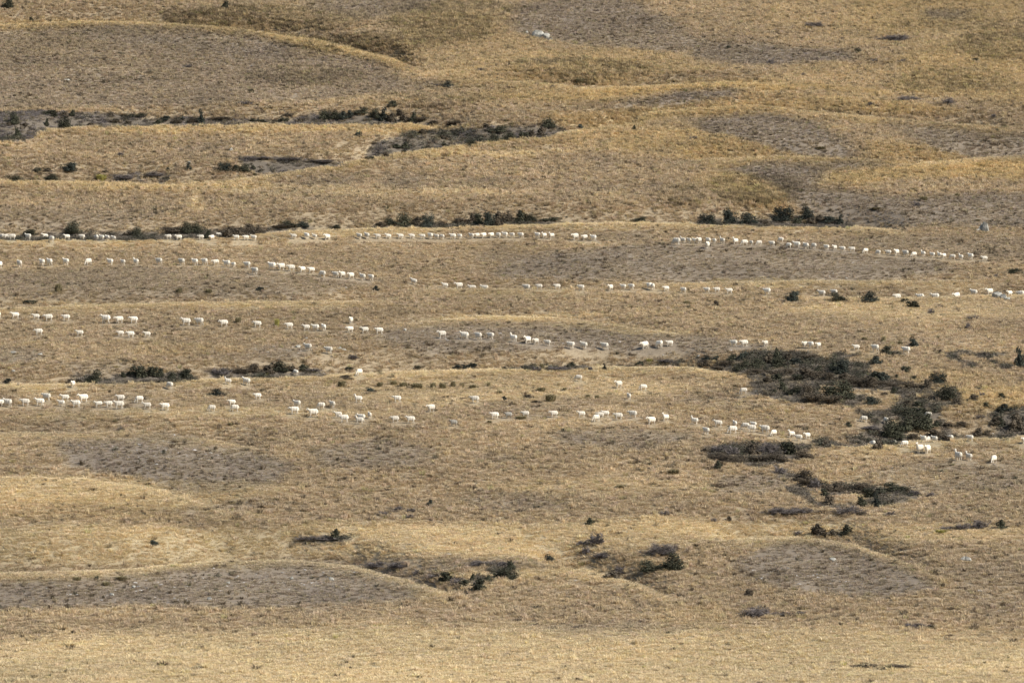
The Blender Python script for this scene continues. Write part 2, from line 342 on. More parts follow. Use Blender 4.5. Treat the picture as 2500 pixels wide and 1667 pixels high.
# fleece and bare skin
def fleece(name, c, dirt):
    m, nt, b = new_mat(name)
    oi = N(nt, 'ShaderNodeObjectInfo'); tc = N(nt, 'ShaderNodeTexCoord')
    no = N(nt, 'ShaderNodeTexNoise'); no.inputs['Scale'].default_value = 7; no.inputs['Detail'].default_value = 5
    nt.links.new(tc.outputs['Object'], no.inputs['Vector'])
    rp = N(nt, 'ShaderNodeValToRGB')
    rp.color_ramp.elements[0].position = .3; rp.color_ramp.elements[0].color = (*dirt, 1)
    rp.color_ramp.elements[1].position = .62; rp.color_ramp.elements[1].color = (*c, 1)
    nt.links.new(no.outputs['Fac'], rp.inputs[0])
    mr = N(nt, 'ShaderNodeMapRange'); mr.inputs['To Min'].default_value = .76; mr.inputs['To Max'].default_value = 1.12
    nt.links.new(oi.outputs['Random'], mr.inputs['Value'])
    vm = N(nt, 'ShaderNodeVectorMath', operation='SCALE')
    nt.links.new(rp.outputs[0], vm.inputs[0]); nt.links.new(mr.outputs[0], vm.inputs['Scale'])
    nt.links.new(vm.outputs[0], b.inputs['Base Color'])
    vo = N(nt, 'ShaderNodeTexVoronoi'); vo.inputs['Scale'].default_value = 22
    nt.links.new(tc.outputs['Object'], vo.inputs['Vector'])
    bp = N(nt, 'ShaderNodeBump'); bp.inputs['Strength'].default_value = .5; bp.inputs['Distance'].default_value = .02
    nt.links.new(vo.outputs['Distance'], bp.inputs['Height']); nt.links.new(bp.outputs[0], b.inputs['Normal'])
    return m
M_WOOL = fleece('cream_fleece', (.74, .68, .575), (.57, .51, .40))
M_WOOLG = fleece('grey_fleece', (.40, .375, .32), (.25, .23, .19))
M_SKIN = simple_mat('sheep_face_and_legs', (.66, .60, .50), .1, 9, .8)
M_SKING = simple_mat('dark_sheep_face', (.16, .14, .12), .1, 9, .8)
M_HOOF = simple_mat('hoof', (.10, .085, .07), .1, 9, .7)
# ground
m, nt, b = new_mat('tussock_ground')
at = N(nt, 'ShaderNodeAttribute'); at.attribute_name = 'soil_cover'
geo = N(nt, 'ShaderNodeNewGeometry')
mp = N(nt, 'ShaderNodeMapping'); mp.inputs['Scale'].default_value = (1.0, .5, 1.0)
nt.links.new(geo.outputs['Position'], mp.inputs['Vector'])
na = N(nt, 'ShaderNodeTexNoise'); na.inputs['Scale'].default_value = 3.2; na.inputs['Detail'].default_value = 7; na.inputs['Roughness'].default_value = .68
nb = N(nt, 'ShaderNodeTexNoise'); nb.inputs['Scale'].default_value = .22; nb.inputs['Detail'].default_value = 6; nb.inputs['Roughness'].default_value = .6
for q in (na, nb): nt.links.new(mp.outputs[0], q.inputs['Vector'])
def mrange(src, a, b_, c, d):
    r = N(nt, 'ShaderNodeMapRange')
    for k, v_ in zip(('From Min', 'From Max', 'To Min', 'To Max'), (a, b_, c, d)): r.inputs[k].default_value = v_
    nt.links.new(src, r.inputs['Value']); return r.outputs[0]
mul = N(nt, 'ShaderNodeMath', operation='MULTIPLY')
nt.links.new(mrange(na.outputs['Fac'], .3, .7, .85, 1.14), mul.inputs[0])
nt.links.new(mrange(nb.outputs['Fac'], .3, .7, .88, 1.12), mul.inputs[1])
vm = N(nt, 'ShaderNodeVectorMath', operation='SCALE')
nt.links.new(at.outputs['Color'], vm.inputs[0]); nt.links.new(mul.outputs[0], vm.inputs['Scale'])
nt.links.new(vm.outputs[0], b.inputs['Base Color'])
bp = N(nt, 'ShaderNodeBump'); bp.inputs['Strength'].default_value = .7; bp.inputs['Distance'].default_value = .045
nt.links.new(na.outputs['Fac'], bp.inputs['Height']); nt.links.new(bp.outputs[0], b.inputs['Normal'])
M_GROUND = m

# ------------------------------------------------------------------ the ground sheet
def mesh_from(name, verts, faces, smooth=False):
    me = bpy.data.meshes.new(name)
    me.from_pydata([tuple(p) for p in verts], [], faces)
    if smooth: me.shade_smooth()
    return me
gx = np.concatenate([np.array([-2500, -1600, -1000, -700, -500, -380, -300, -240, -200, -170, -150]), np.arange(-135, 135.1, .55), np.array([150, 170, 200, 240, 300, 380, 500, 700, 1000, 1600, 2500])])
gy = np.concatenate([np.array([-400, -250, -120, -60, -20, 20, 60, 100, 150, 200, 240, 270, 295, 310, 320]), np.arange(326, 780, .85),
                     np.array([785, 792, 800, 812, 830, 860, 900, 950, 1000, 1100, 1250, 1500, 1900, 2500, 3200, 4000])])
GX, GY = np.meshgrid(gx, gy)
GZ = ground_h(GX, GY)
nx, ny = len(gx), len(gy)
co = np.stack([GX, GY, GZ], -1).reshape(-1, 3)
me = bpy.data.meshes.new('hillside')
me.vertices.add(nx * ny); me.vertices.foreach_set('co', co.ravel())
ii, jj = np.meshgrid(np.arange(nx - 1), np.arange(ny - 1))
a_ = (jj * nx + ii).ravel()
quads = np.stack([a_, a_ + 1, a_ + nx + 1, a_ + nx], -1)
nf = len(quads)
me.loops.add(nf * 4); me.loops.foreach_set('vertex_index', quads.ravel())
me.polygons.add(nf); me.polygons.foreach_set('loop_start', np.arange(nf) * 4)
me.update(calc_edges=True)
me.shade_smooth()
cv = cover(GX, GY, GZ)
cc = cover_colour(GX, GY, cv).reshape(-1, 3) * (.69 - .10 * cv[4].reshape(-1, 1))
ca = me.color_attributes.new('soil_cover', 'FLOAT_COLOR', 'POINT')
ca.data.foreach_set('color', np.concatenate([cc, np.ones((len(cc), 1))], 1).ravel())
me.materials.append(M_GROUND)
ground = bpy.data.objects.new('hillside', me)
ground['kind'] = 'structure'; ground['label'] = 'dry golden brown grazed hillside with low folds and bare patches'
C.objects.link(ground)

# ------------------------------------------------------------------ tuft shapes for grass, scrub and stones
proto_coll = {}
def blade_tuft(name, n, h, r, wd, lean, mat, seed, droop=.0):
    rr = random.Random(seed); vs_, fs = [], []
    for k in range(n):
        a = rr.uniform(0, 2 * math.pi); q = math.sqrt(rr.random()) * r * .55
        bx, by = q * math.cos(a), q * math.sin(a)
        b2 = a + rr.uniform(-.7, .7); ln = rr.uniform(.3, 1) * lean
        hh = h * rr.uniform(.55, 1.0)
        tx, ty = bx + math.cos(b2) * ln * r, by + math.sin(b2) * ln * r
        w2 = wd * rr.uniform(.6, 1.2); px_, py_ = -math.sin(b2 + rr.uniform(-.9, .9)) * w2, math.cos(b2 + rr.uniform(-.9, .9)) * w2
        i = len(vs_)
        mx_, my_ = bx + (tx - bx) * .45, by + (ty - by) * .45
        vs_ += [(bx - px_, by - py_, -.04), (bx + px_, by + py_, -.04), (mx_ + px_ * .7, my_ + py_ * .7, hh * .68), (mx_ - px_ * .7, my_ - py_ * .7, hh * .68), (tx, ty, hh * (1 - droop * rr.random()))]
        fs += [(i, i + 1, i + 2, i + 3), (i + 3, i + 2, i + 4)]
    me_ = mesh_from(name, vs_, fs); me_.materials.append(mat); return me_
def twig_tuft(name, n, h, r, wd, mat, seed):
    rr = random.Random(seed); vs_, fs = [], []
    def stick(p, q, w):
        d = Vector(q) - Vector(p); s = d.cross(Vector((rr.uniform(-1, 1), rr.uniform(-1, 1), rr.uniform(-1, 1)))).normalized() * w
        i = len(vs_); vs_.extend([tuple(Vector(p) - s), tuple(Vector(p) + s), q]); fs.append((i, i + 1, i + 2))
    for k in range(n):
        a = rr.uniform(0, 6.283); e = rr.uniform(.2, 1.45); q = rr.uniform(.5, 1)
        p = (rr.uniform(-.4, .4) * r, rr.uniform(-.4, .4) * r, rr.uniform(0, .3) * h)
        t = (p[0] + math.cos(a) * math.cos(e) * r * q, p[1] + math.sin(a) * math.cos(e) * r * q, p[2] + math.sin(e) * h * q * .8)
        stick(p, t, wd)
        for z in range(2):
            f = rr.uniform(.3, .9); m0 = tuple(p[i] + (t[i] - p[i]) * f for i in range(3))
            stick(m0, (m0[0] + rr.uniform(-.25, .25) * r, m0[1] + rr.uniform(-.25, .25) * r, m0[2] + rr.uniform(0, .25) * h), wd * .8)
    me_ = mesh_from(name, vs_, fs); me_.materials.append(mat); return me_
def stone_mesh(name, seed, mat, sub=1, flat=.65, rough=.25):
    rr = random.Random(seed); bm = bmesh.new(); bmesh.ops.create_icosphere(bm, subdivisions=sub, radius=.5)
    for v in bm.verts:
        v.co *= 1 + rr.uniform(-rough, rough); v.co.z *= flat
    me_ = bpy.data.meshes.new(name); bm.to_mesh(me_); bm.free(); me_.materials.append(mat); return me_
def make_coll(name, meshes):
    c = bpy.data.collections.new(name)
    for k, m_ in enumerate(meshes): c.objects.link(bpy.data.objects.new('%s_%02d' % (name, k), m_))
    return c
TUFTS = make_coll('tuft_shapes', [
    blade_tuft('tussock', 34, .50, .42, .030, 1.0, M_GRASS, 1, .35), blade_tuft('tussock', 38, .42, .48, .032, 1.2, M_GRASS, 2, .5), blade_tuft('tussock', 30, .56, .34, .028, .9, M_GRASS, 3, .3),
    blade_tuft('sward', 26, .20, .55, .028, .8, M_GRASS, 4, .3), blade_tuft('sward', 26, .16, .6, .030, .9, M_GRASS, 5, .3), blade_tuft('sward', 22, .25, .5, .024, .6, M_GRASS, 6, .2)])
def leaf_tuft(name, n, h, r, mat, seed):
    rr = random.Random(seed); vs_, fs = [], []
    for k in range(n):
        d = Vector((rr.gauss(0, 1), rr.gauss(0, 1), abs(rr.gauss(0, 1)))).normalized(); q = rr.random() ** .4
        p = Vector((d.x * r * q, d.y * r * q, .05 + d.z * h * q)); t = Vector((rr.uniform(-1, 1), rr.uniform(-1, 1), rr.uniform(-1, 1))).normalized(); b_ = t.cross(d + Vector((.01, 0, 0))).normalized()
        s = rr.uniform(.07, .14); i = len(vs_)
        vs_ += [tuple(p - t * s * .6), tuple(p + b_ * s * .5), tuple(p + t * s * .6), tuple(p - b_ * s * .5)]; fs.append((i, i + 1, i + 2, i + 3))
    me_ = mesh_from(name, vs_, fs); me_.materials.append(mat); return me_
TWIGS = make_coll('twig_shapes', [twig_tuft('twigs', 26, .8, .6, .022, M_TWIG, s) for s in (11, 12, 13)] + [leaf_tuft('twigs_leafy', 70, .85, .5, M_TWIG, s) for s in (14, 15)])
STONES = make_coll('stone_shapes', [stone_mesh('stone', s, M_STONE, 1) for s in (21, 22, 23, 24)])

def scatter(name, X, Y, Z, scl, rot, pick, tint, coll, label):
    n = len(X)
    me_ = bpy.data.meshes.new(name)
    me_.vertices.add(n); me_.vertices.foreach_set('co', np.stack([X, Y, Z], -1).ravel())
    for nm, tp, key, arr in (('scl', 'FLOAT_VECTOR', 'vector', scl), ('rot', 'FLOAT_VECTOR', 'vector', rot), ('tint', 'FLOAT_COLOR', 'color', np.concatenate([tint, np.ones((n, 1))], 1))):
        at_ = me_.attributes.new(nm, tp, 'POINT'); at_.data.foreach_set(key, arr.astype(np.float32).ravel())
    at_ = me_.attributes.new('pick', 'INT', 'POINT'); at_.data.foreach_set('value', pick.astype(np.int32))
    o = bpy.data.objects.new(name, me_); C.objects.link(o)
    o['kind'] = 'stuff'; o['label'] = label; o['category'] = name.replace('_', ' ')
    g = bpy.data.node_groups.new(name + '_scatter', 'GeometryNodeTree')
    g.interface.new_socket('Geometry', in_out='INPUT', socket_type='NodeSocketGeometry')
    g.interface.new_socket('Geometry', in_out='OUTPUT', socket_type='NodeSocketGeometry')
    gi, go = g.nodes.new('NodeGroupInput'), g.nodes.new('NodeGroupOutput')
    ip = g.nodes.new('GeometryNodeInstanceOnPoints'); ci = g.nodes.new('GeometryNodeCollectionInfo')
    ci.inputs['Collection'].default_value = coll; ci.inputs['Separate Children'].default_value = True; ci.inputs['Reset Children'].default_value = True
    def attr(nm, dt):
        a = g.nodes.new('GeometryNodeInputNamedAttribute'); a.data_type = dt; a.inputs['Name'].default_value = nm
        return a.outputs['Attribute']
    ip.inputs['Pick Instance'].default_value = True
    er = g.nodes.new('FunctionNodeEulerToRotation')
    L = g.links.new
    L(gi.outputs[0], ip.inputs['Points']); L(ci.outputs[0], ip.inputs['Instance'])
    L(attr('pick', 'INT'), ip.inputs['Instance Index']); L(attr('scl', 'FLOAT_VECTOR'), ip.inputs['Scale'])
    L(attr('rot', 'FLOAT_VECTOR'), er.inputs[0]); L(er.outputs[0], ip.inputs['Rotation'])
    L(ip.outputs[0], go.inputs[0])
    md = o.modifiers.new('scatter', 'NODES'); md.node_group = g
    return o

# ------------------------------------------------------------------ words for labels
ORD = ['first', 'second', 'third', 'fourth', 'fifth', 'sixth', 'seventh', 'eighth', 'ninth', 'tenth', 'eleventh', 'twelfth', 'thirteenth', 'fourteenth', 'fifteenth']
NUM = ['zero', 'one', 'two', 'three', 'four', 'five', 'six', 'seven', 'eight', 'nine', 'ten', 'eleven', 'twelve', 'thirteen', 'fourteen', 'fifteen']
def which(i, n):
    if n == 2: return 'left one of two'
    return '%s from left of %s' % (ORD[i], NUM[n])
def position_words(i, n):
    if n == 1: return 'lone'
    if n == 2: return ('left', 'right')[i] + ' of two'
    if i == 0: return 'leftmost of ' + NUM[n]
    if i == n - 1: return 'rightmost of ' + NUM[n]
    return '%s from left of %s' % (ORD[i], NUM[n])

# photograph tiles: origin x, origin y, scale
TILES = {'A1': (0, 550), 'A2': (500, 550), 'A3': (1000, 550), 'A4': (1500, 550), 'A5': (2000, 550),
         'B1': (0, 740), 'B2': (500, 740), 'B3': (1000, 740), 'B4': (1500, 740), 'B5': (2000, 740),
         'C1': (0, 930), 'C2': (500, 930), 'C3': (1000, 930), 'C4': (1500, 930), 'C5': (2000, 940),
         'D1': (0, 250), 'D2': (500, 240), 'D3': (1000, 240), 'E1': (900, 480), 'E2': (1650, 470), 'E3': (1650, 840),
         'P1': (0, 0), 'P2': (830, 0), 'P3': (1660, 0), 'Q1': (0, 1107), 'Q2': (830, 1107), 'Q3': (1660, 1107)}
def parse(txt):
    out = []
    for line in txt.strip().split('\n'):
        line = line.strip()
        if not line: continue
        phrase, data = line.split('|')
        items = []
        for chunk in data.split(';'):
            if not chunk.strip(): continue
            tk, body = chunk.split(':')
            ox, oy = TILES[tk.strip()]; s = 2.8 if tk.strip()[0] in 'PQ' else 4.704
            for it in body.split(','):
                f = it.split()
                if not f: continue
                a, b_, c, d = map(float, f[:4])
                items.append((ox + a / s, ox + b_ / s, oy + c / s, oy + d / s, f[4] if len(f) > 4 else ''))
        items.sort(key=lambda t: t[0] + t[1])
        out.append((phrase.strip(), items))
    return out
# ------------------------------------------------------------------ sheep: where each one stands (edges read off the photograph)
# flags: g grazing, f facing the camera, a facing away, k grey fleece, u head up
SHEEP = parse('''
bunched at the left edge of the top line | A1: -15 55 110 158, 38 125 108 160, 92 192 110 170
by a small bush near top line's left end | A1: 277 368 107 172
stepping down left of the round black bush | A1: 472 556 107 165, 553 630 133 200 g
half hidden just left of the round black bush | A1: 724 815 117 166
just right of the round black bush | A1: 902 984 114 168
in a tight knot past the round bush | A1: 1078 1138 132 174, 1133 1205 124 172, 1203 1265 134 175, 1272 1335 140 178
below the wide dark bush clump, top line | A1: 1893 1982 115 165, 2010 2103 119 175
close together at the scrub's lower edge, top line | A1: 2267 2352 123 170; A2: 52 117 128 172, 133 193 130 172
under the long low shrubs, top line | A2: 322 406 127 173, 430 515 127 175, 520 604 122 178
on the pale rise, top line | A2: 978 1063 112 160, 1133 1201 121 162, 1222 1290 115 162, 1360 1442 111 175
left of the long hedge's underside, top line | A2: 1733 1810 101 160, 1825 1893 97 158
spaced out under the long hedge's left end | A2: 1935 2028 105 158, 2060 2145 110 160, 2200 2291 103 158; A3: -27 72 107 158
overlapping under the long hedge's left half | A3: 100 192 110 160, 205 270 120 162, 270 345 110 165, 335 405 112 165 g
paired beneath the long hedge | A3: 453 543 105 162, 545 607 112 160
nose to tail under the long hedge | A3: 677 745 100 158, 745 810 97 150, 818 888 94 152, 908 977 92 148, 982 1055 93 148 g, 1058 1135 88 145, 1145 1213 93 145, 1240 1316 93 150
in step near the long hedge's right end | A3: 1435 1508 93 150, 1515 1583 90 150 u, 1597 1672 90 155 u
at the lead before the top line's gap | A3: 1858 1950 103 175, 1974 2052 117 178, 2070 2152 121 182
crowding behind the gap in the top line | A4: 655 768 155 235 g, 748 826 142 208 u, 828 887 155 210, 893 945 158 210, 942 1006 150 212
standing in a huddle above the one below | A4: 1050 1105 152 210, 1125 1170 160 213, 1205 1272 145 215 u
facing the camera below the top line huddle | A4: 1042 1098 200 270 f
near the dark trees' underside, top line | A4: 1353 1430 150 220 u, 1440 1548 175 235 g, 1550 1592 187 235, 1618 1705 182 235 g
beneath the tallest dark trees, top line | A4: 1770 1847 189 245
grazing just above the top line | A4: 1870 1950 146 200 g
under the dark trees' right end | A4: 1965 2038 212 262 g, 2045 2143 198 265, 2165 2233 212 275, 2253 2322 214 275 g
walking down right of the dark trees | A5: 50 117 232 290, 145 208 237 293, 228 306 250 305, 335 422 262 308
between two bunches right in the top line | A5: 493 570 280 325 g
descending in the top line's right part | A5: 640 710 292 345 g, 752 834 295 345, 855 924 312 352, 957 1027 318 362, 1047 1130 314 368 g
looking up, top line's right part | A5: 1167 1221 309 360 u
close on each other, right in top line | A5: 1272 1332 319 372, 1355 1405 325 375 u, 1402 1463 338 383
trailing near the end of the top line | A5: 1488 1573 341 395 g, 1597 1655 345 400 u, 1705 1770 358 400
last in the top line at far right | A5: 1850 1948 362 415
cut by the left edge, second line | A1: -40 28 425 495
near the left edge, second line | A1: 190 257 414 487
together near the second line's left end | A1: 445 521 399 468, 530 608 395 470
spread along the second line's left part | A1: 712 800 391 460, 973 1060 391 462 g, 1222 1308 396 463, 1377 1447 402 458, 1524 1602 386 460 u, 1778 1873 386 458
following closely in the second line | A1: 2044 2127 390 460, 2196 2282 395 463; A2: -46 42 390 460, 82 175 401 462, 208 305 412 482, 300 363 435 485
where the second line starts to descend | A2: 440 535 427 495, 527 620 494 570
walking downhill in a string, second line | A2: 720 825 437 515, 832 930 446 520, 940 1045 463 530, 1080 1162 484 547, 1174 1270 490 552
in the low bend of the second line | A2: 1300 1395 531 600 g, 1457 1545 540 605, 1540 1617 541 608, 1634 1718 552 620, 1770 1850 567 635, 1870 1947 573 637
in the dip past the small dark shrub | A3: -5 88 620 680
sunk in grass with legs hidden, second line | A3: 347 462 675 725, 517 622 690 735, 662 775 705 742, 808 917 708 744
crossing the hollow in the second line's middle | A3: 1292 1392 694 740, 1435 1543 690 738, 1648 1744 682 738, 1920 2015 691 753
clustered in the second line's middle | A3: 2275 2340 690 755; A4: 63 142 684 740, 158 236 682 745
one behind another, right of middle, second line | A4: 370 425 698 738, 410 462 677 748 a
strung out right of middle, second line | A4: 549 637 709 760, 755 832 720 778
walking together left of the spiky bush | A4: 1020 1107 720 778, 1132 1223 726 775, 1273 1370 731 790
alone left of the spiky dark bush | A4: 1707 1804 755 800
between the spiky bush and next bush | A5: -20 80 782 825
behind the rounded bush, second line right | A5: 127 215 782 815
sunk in the hollow, second line right | A5: 845 950 808 845, 1115 1220 810 845, 1283 1392 803 838, 1535 1635 800 838, 1725 1820 783 815
half behind the pale boulder at right | A5: 1908 2010 766 805, 2150 2228 768 815
at the right edge beyond the boulder | A5: 2270 2370 770 815
cut by the left edge, third line | B1: -70 20 110 180
near the left edge of third line | B1: 118 237 115 182, 355 475 133 193, 500 620 137 210, 700 822 140 208
walking close together, third line left | B1: 1150 1285 148 235, 1315 1428 160 235, 1468 1602 163 235
following left of the green tuft, third line | B1: 2070 2205 183 262, 2232 2352 180 262; B2: 155 282 202 275
in the small file below the third line | B1: 375 521 303 372, 865 970 320 383, 1327 1442 329 384, 1437 1562 331 400, 1635 1748 338 394
spaced apart right of the green tuft | B2: 543 662 215 285, 917 1024 234 300
bunched in the third line | B2: 1115 1220 256 318, 1222 1325 253 320, 1338 1392 253 320
standing above the third line | B2: 1650 1707 170 240 f
just below the one standing above | B2: 1620 1718 276 338, 1787 1892 283 350, 1945 2062 290 360
on stony ground below the third line | B2: 1133 1240 475 552, 1365 1477 510 585
crossing the dark bare slope, third line | B3: 318 430 328 405, 568 690 341 420, 738 835 346 425, 885 977 347 420
descending the dark slope, third line middle | B3: 1143 1242 362 450 u, 1310 1397 391 468, 1410 1488 412 478, 1537 1628 431 492
low in the third line's middle | B3: 1797 1903 452 527, 1948 2048 456 530, 2185 2290 462 540
right of middle in the third line | B4: 298 406 450 530, 470 568 440 518 g, 587 692 437 497
above the big scrub thicket, third line | B4: 1325 1422 432 500, 1437 1548 432 502, 1700 1774 440 497
close together above the thicket's right half | B4: 2153 2228 448 515, 2225 2288 450 520, 2308 2380 462 520
walking left of the bush above the thicket | B5: 373 478 493 545, 595 692 512 560
right of the bush above the thicket | B5: 945 1052 535 585
in front of the scrub gully, shrubs behind | B2: 1000 1075 782 830 g
alone on the crest above fourth line's middle | B2: 1732 1817 765 835 g
below the scrub gully left of middle | B2: 195 325 865 935 u, 415 530 893 945
facing forward below the left scrub gully | C1: 812 865 8 75 f
standing alone below the gully bush clump | C1: 1898 1993 20 95 g
in the upper rank of the fourth line | C1: 472 597 150 235, 680 815 165 238, 895 1027 162 248, 1327 1448 168 240, 1530 1673 180 252 g
at the left edge of the lower rank | C1: -70 60 220 296, 24 150 216 300
spaced along the lower rank at left | C1: 222 355 212 290, 390 527 210 290, 655 755 230 292, 810 945 230 308
head to tail in the lower rank | C1: 1065 1208 240 306, 1195 1310 237 305, 1300 1440 240 325
trailing behind the lower rank | C1: 1632 1753 256 325, 1830 1963 262 340
alone right of the grey shrub, above others | C2: 550 664 147 212
near each other left of middle, fourth line | C2: 18 142 283 350 g, 243 378 225 285, 283 405 281 353 g
close by where the fourth line dips | C2: 963 1098 304 385, 1010 1113 232 310, 1172 1320 330 418
grazing uphill side, fourth line | C2: 1280 1393 254 325 g, 1425 1503 240 312
above the fourth line, left of middle | C2: 1697 1830 168 250 u, 2153 2266 177 247
packed together at the fourth line's low point | C2: 1475 1595 368 425, 1535 1670 398 480, 1705 1850 412 495 u, 1742 1856 390 470
seen from behind beside the packed bunch | C2: 1868 1916 367 432 a
walking on the pale grass, fourth line middle | C2: 2120 2253 410 480; C3: -48 76 413 488
stepping above the fourth line's middle | C3: 192 302 278 358
dark headed, below a shrub above fourth line | C3: 690 813 180 255
dirty grey fleeced, lowest in the middle | C3: 428 580 455 520 k
near the olive tuft, fourth line | C3: 915 1040 366 440, 1067 1205 365 430 k, 1265 1398 355 418
spaced right of the olive tuft | C3: 1585 1732 350 420, 1912 2038 355 420
overlapping in the fourth line, right of middle | C3: 2090 2195 395 470 g, 2115 2260 368 430, 2185 2317 350 415
right of the overlapping bunch, fourth line | C4: -28 120 375 450, 150 270 350 430
upright on the slope right of middle | C4: 360 482 421 505, 540 633 380 460 u, 867 970 418 502 u
alone on upper slope left of the thicket | C3: 1885 1992 -62 5 g; C4: 2 98 8 84
grazing by itself above fourth line right | C4: 272 387 46 112 g
seen from behind above a tiny dark shrub | C4: 135 197 155 214 a
grazing at the thicket's left edge | C4: 1430 1540 90 148 g
before the crowd at the fourth line's right | C4: 1128 1252 458 530
slightly below the line, right part | C4: 1010 1093 541 618
grey rumped, seen end on in the crowd | C4: 1350 1415 465 530 a
in the crowd at the fourth line's right | C4: 1293 1422 526 605 g, 1445 1560 487 560 g, 1510 1640 512 588, 1552 1637 478 540, 1660 1792 518 605
stooping behind the crowd | C4: 1785 1870 568 635 g
at the right end above the lower thicket | C4: 1985 2082 575 650 u, 2063 2167 628 688, 2170 2260 612 668
grazing left of the biggest black bush | C5: 455 562 375 425 g, 735 790 408 442 g
half behind the biggest black bush's right side | C5: 1190 1313 318 382 g
lying low in scrub below the biggest bush | C5: 590 650 663 700, 835 885 668 700, 915 1047 655 712 g
crowded in scrub right below the biggest bush | C5: 1165 1235 597 655, 1220 1285 636 675, 1285 1362 602 660, 1395 1470 638 675, 1460 1555 622 668
on the bank at the grey scrub's edge | C5: 1688 1777 590 648
standing large side by side on the bank | C5: 1100 1210 676 785 u, 1205 1283 700 790
upright on the brown slope at far right | C5: 1548 1643 762 868 u, 1673 1758 780 868 u
grazing lowest of all at far right | C5: 1965 2045 815 897 g
cut by the right edge above the slope | C5: 2320 2400 610 670
''')

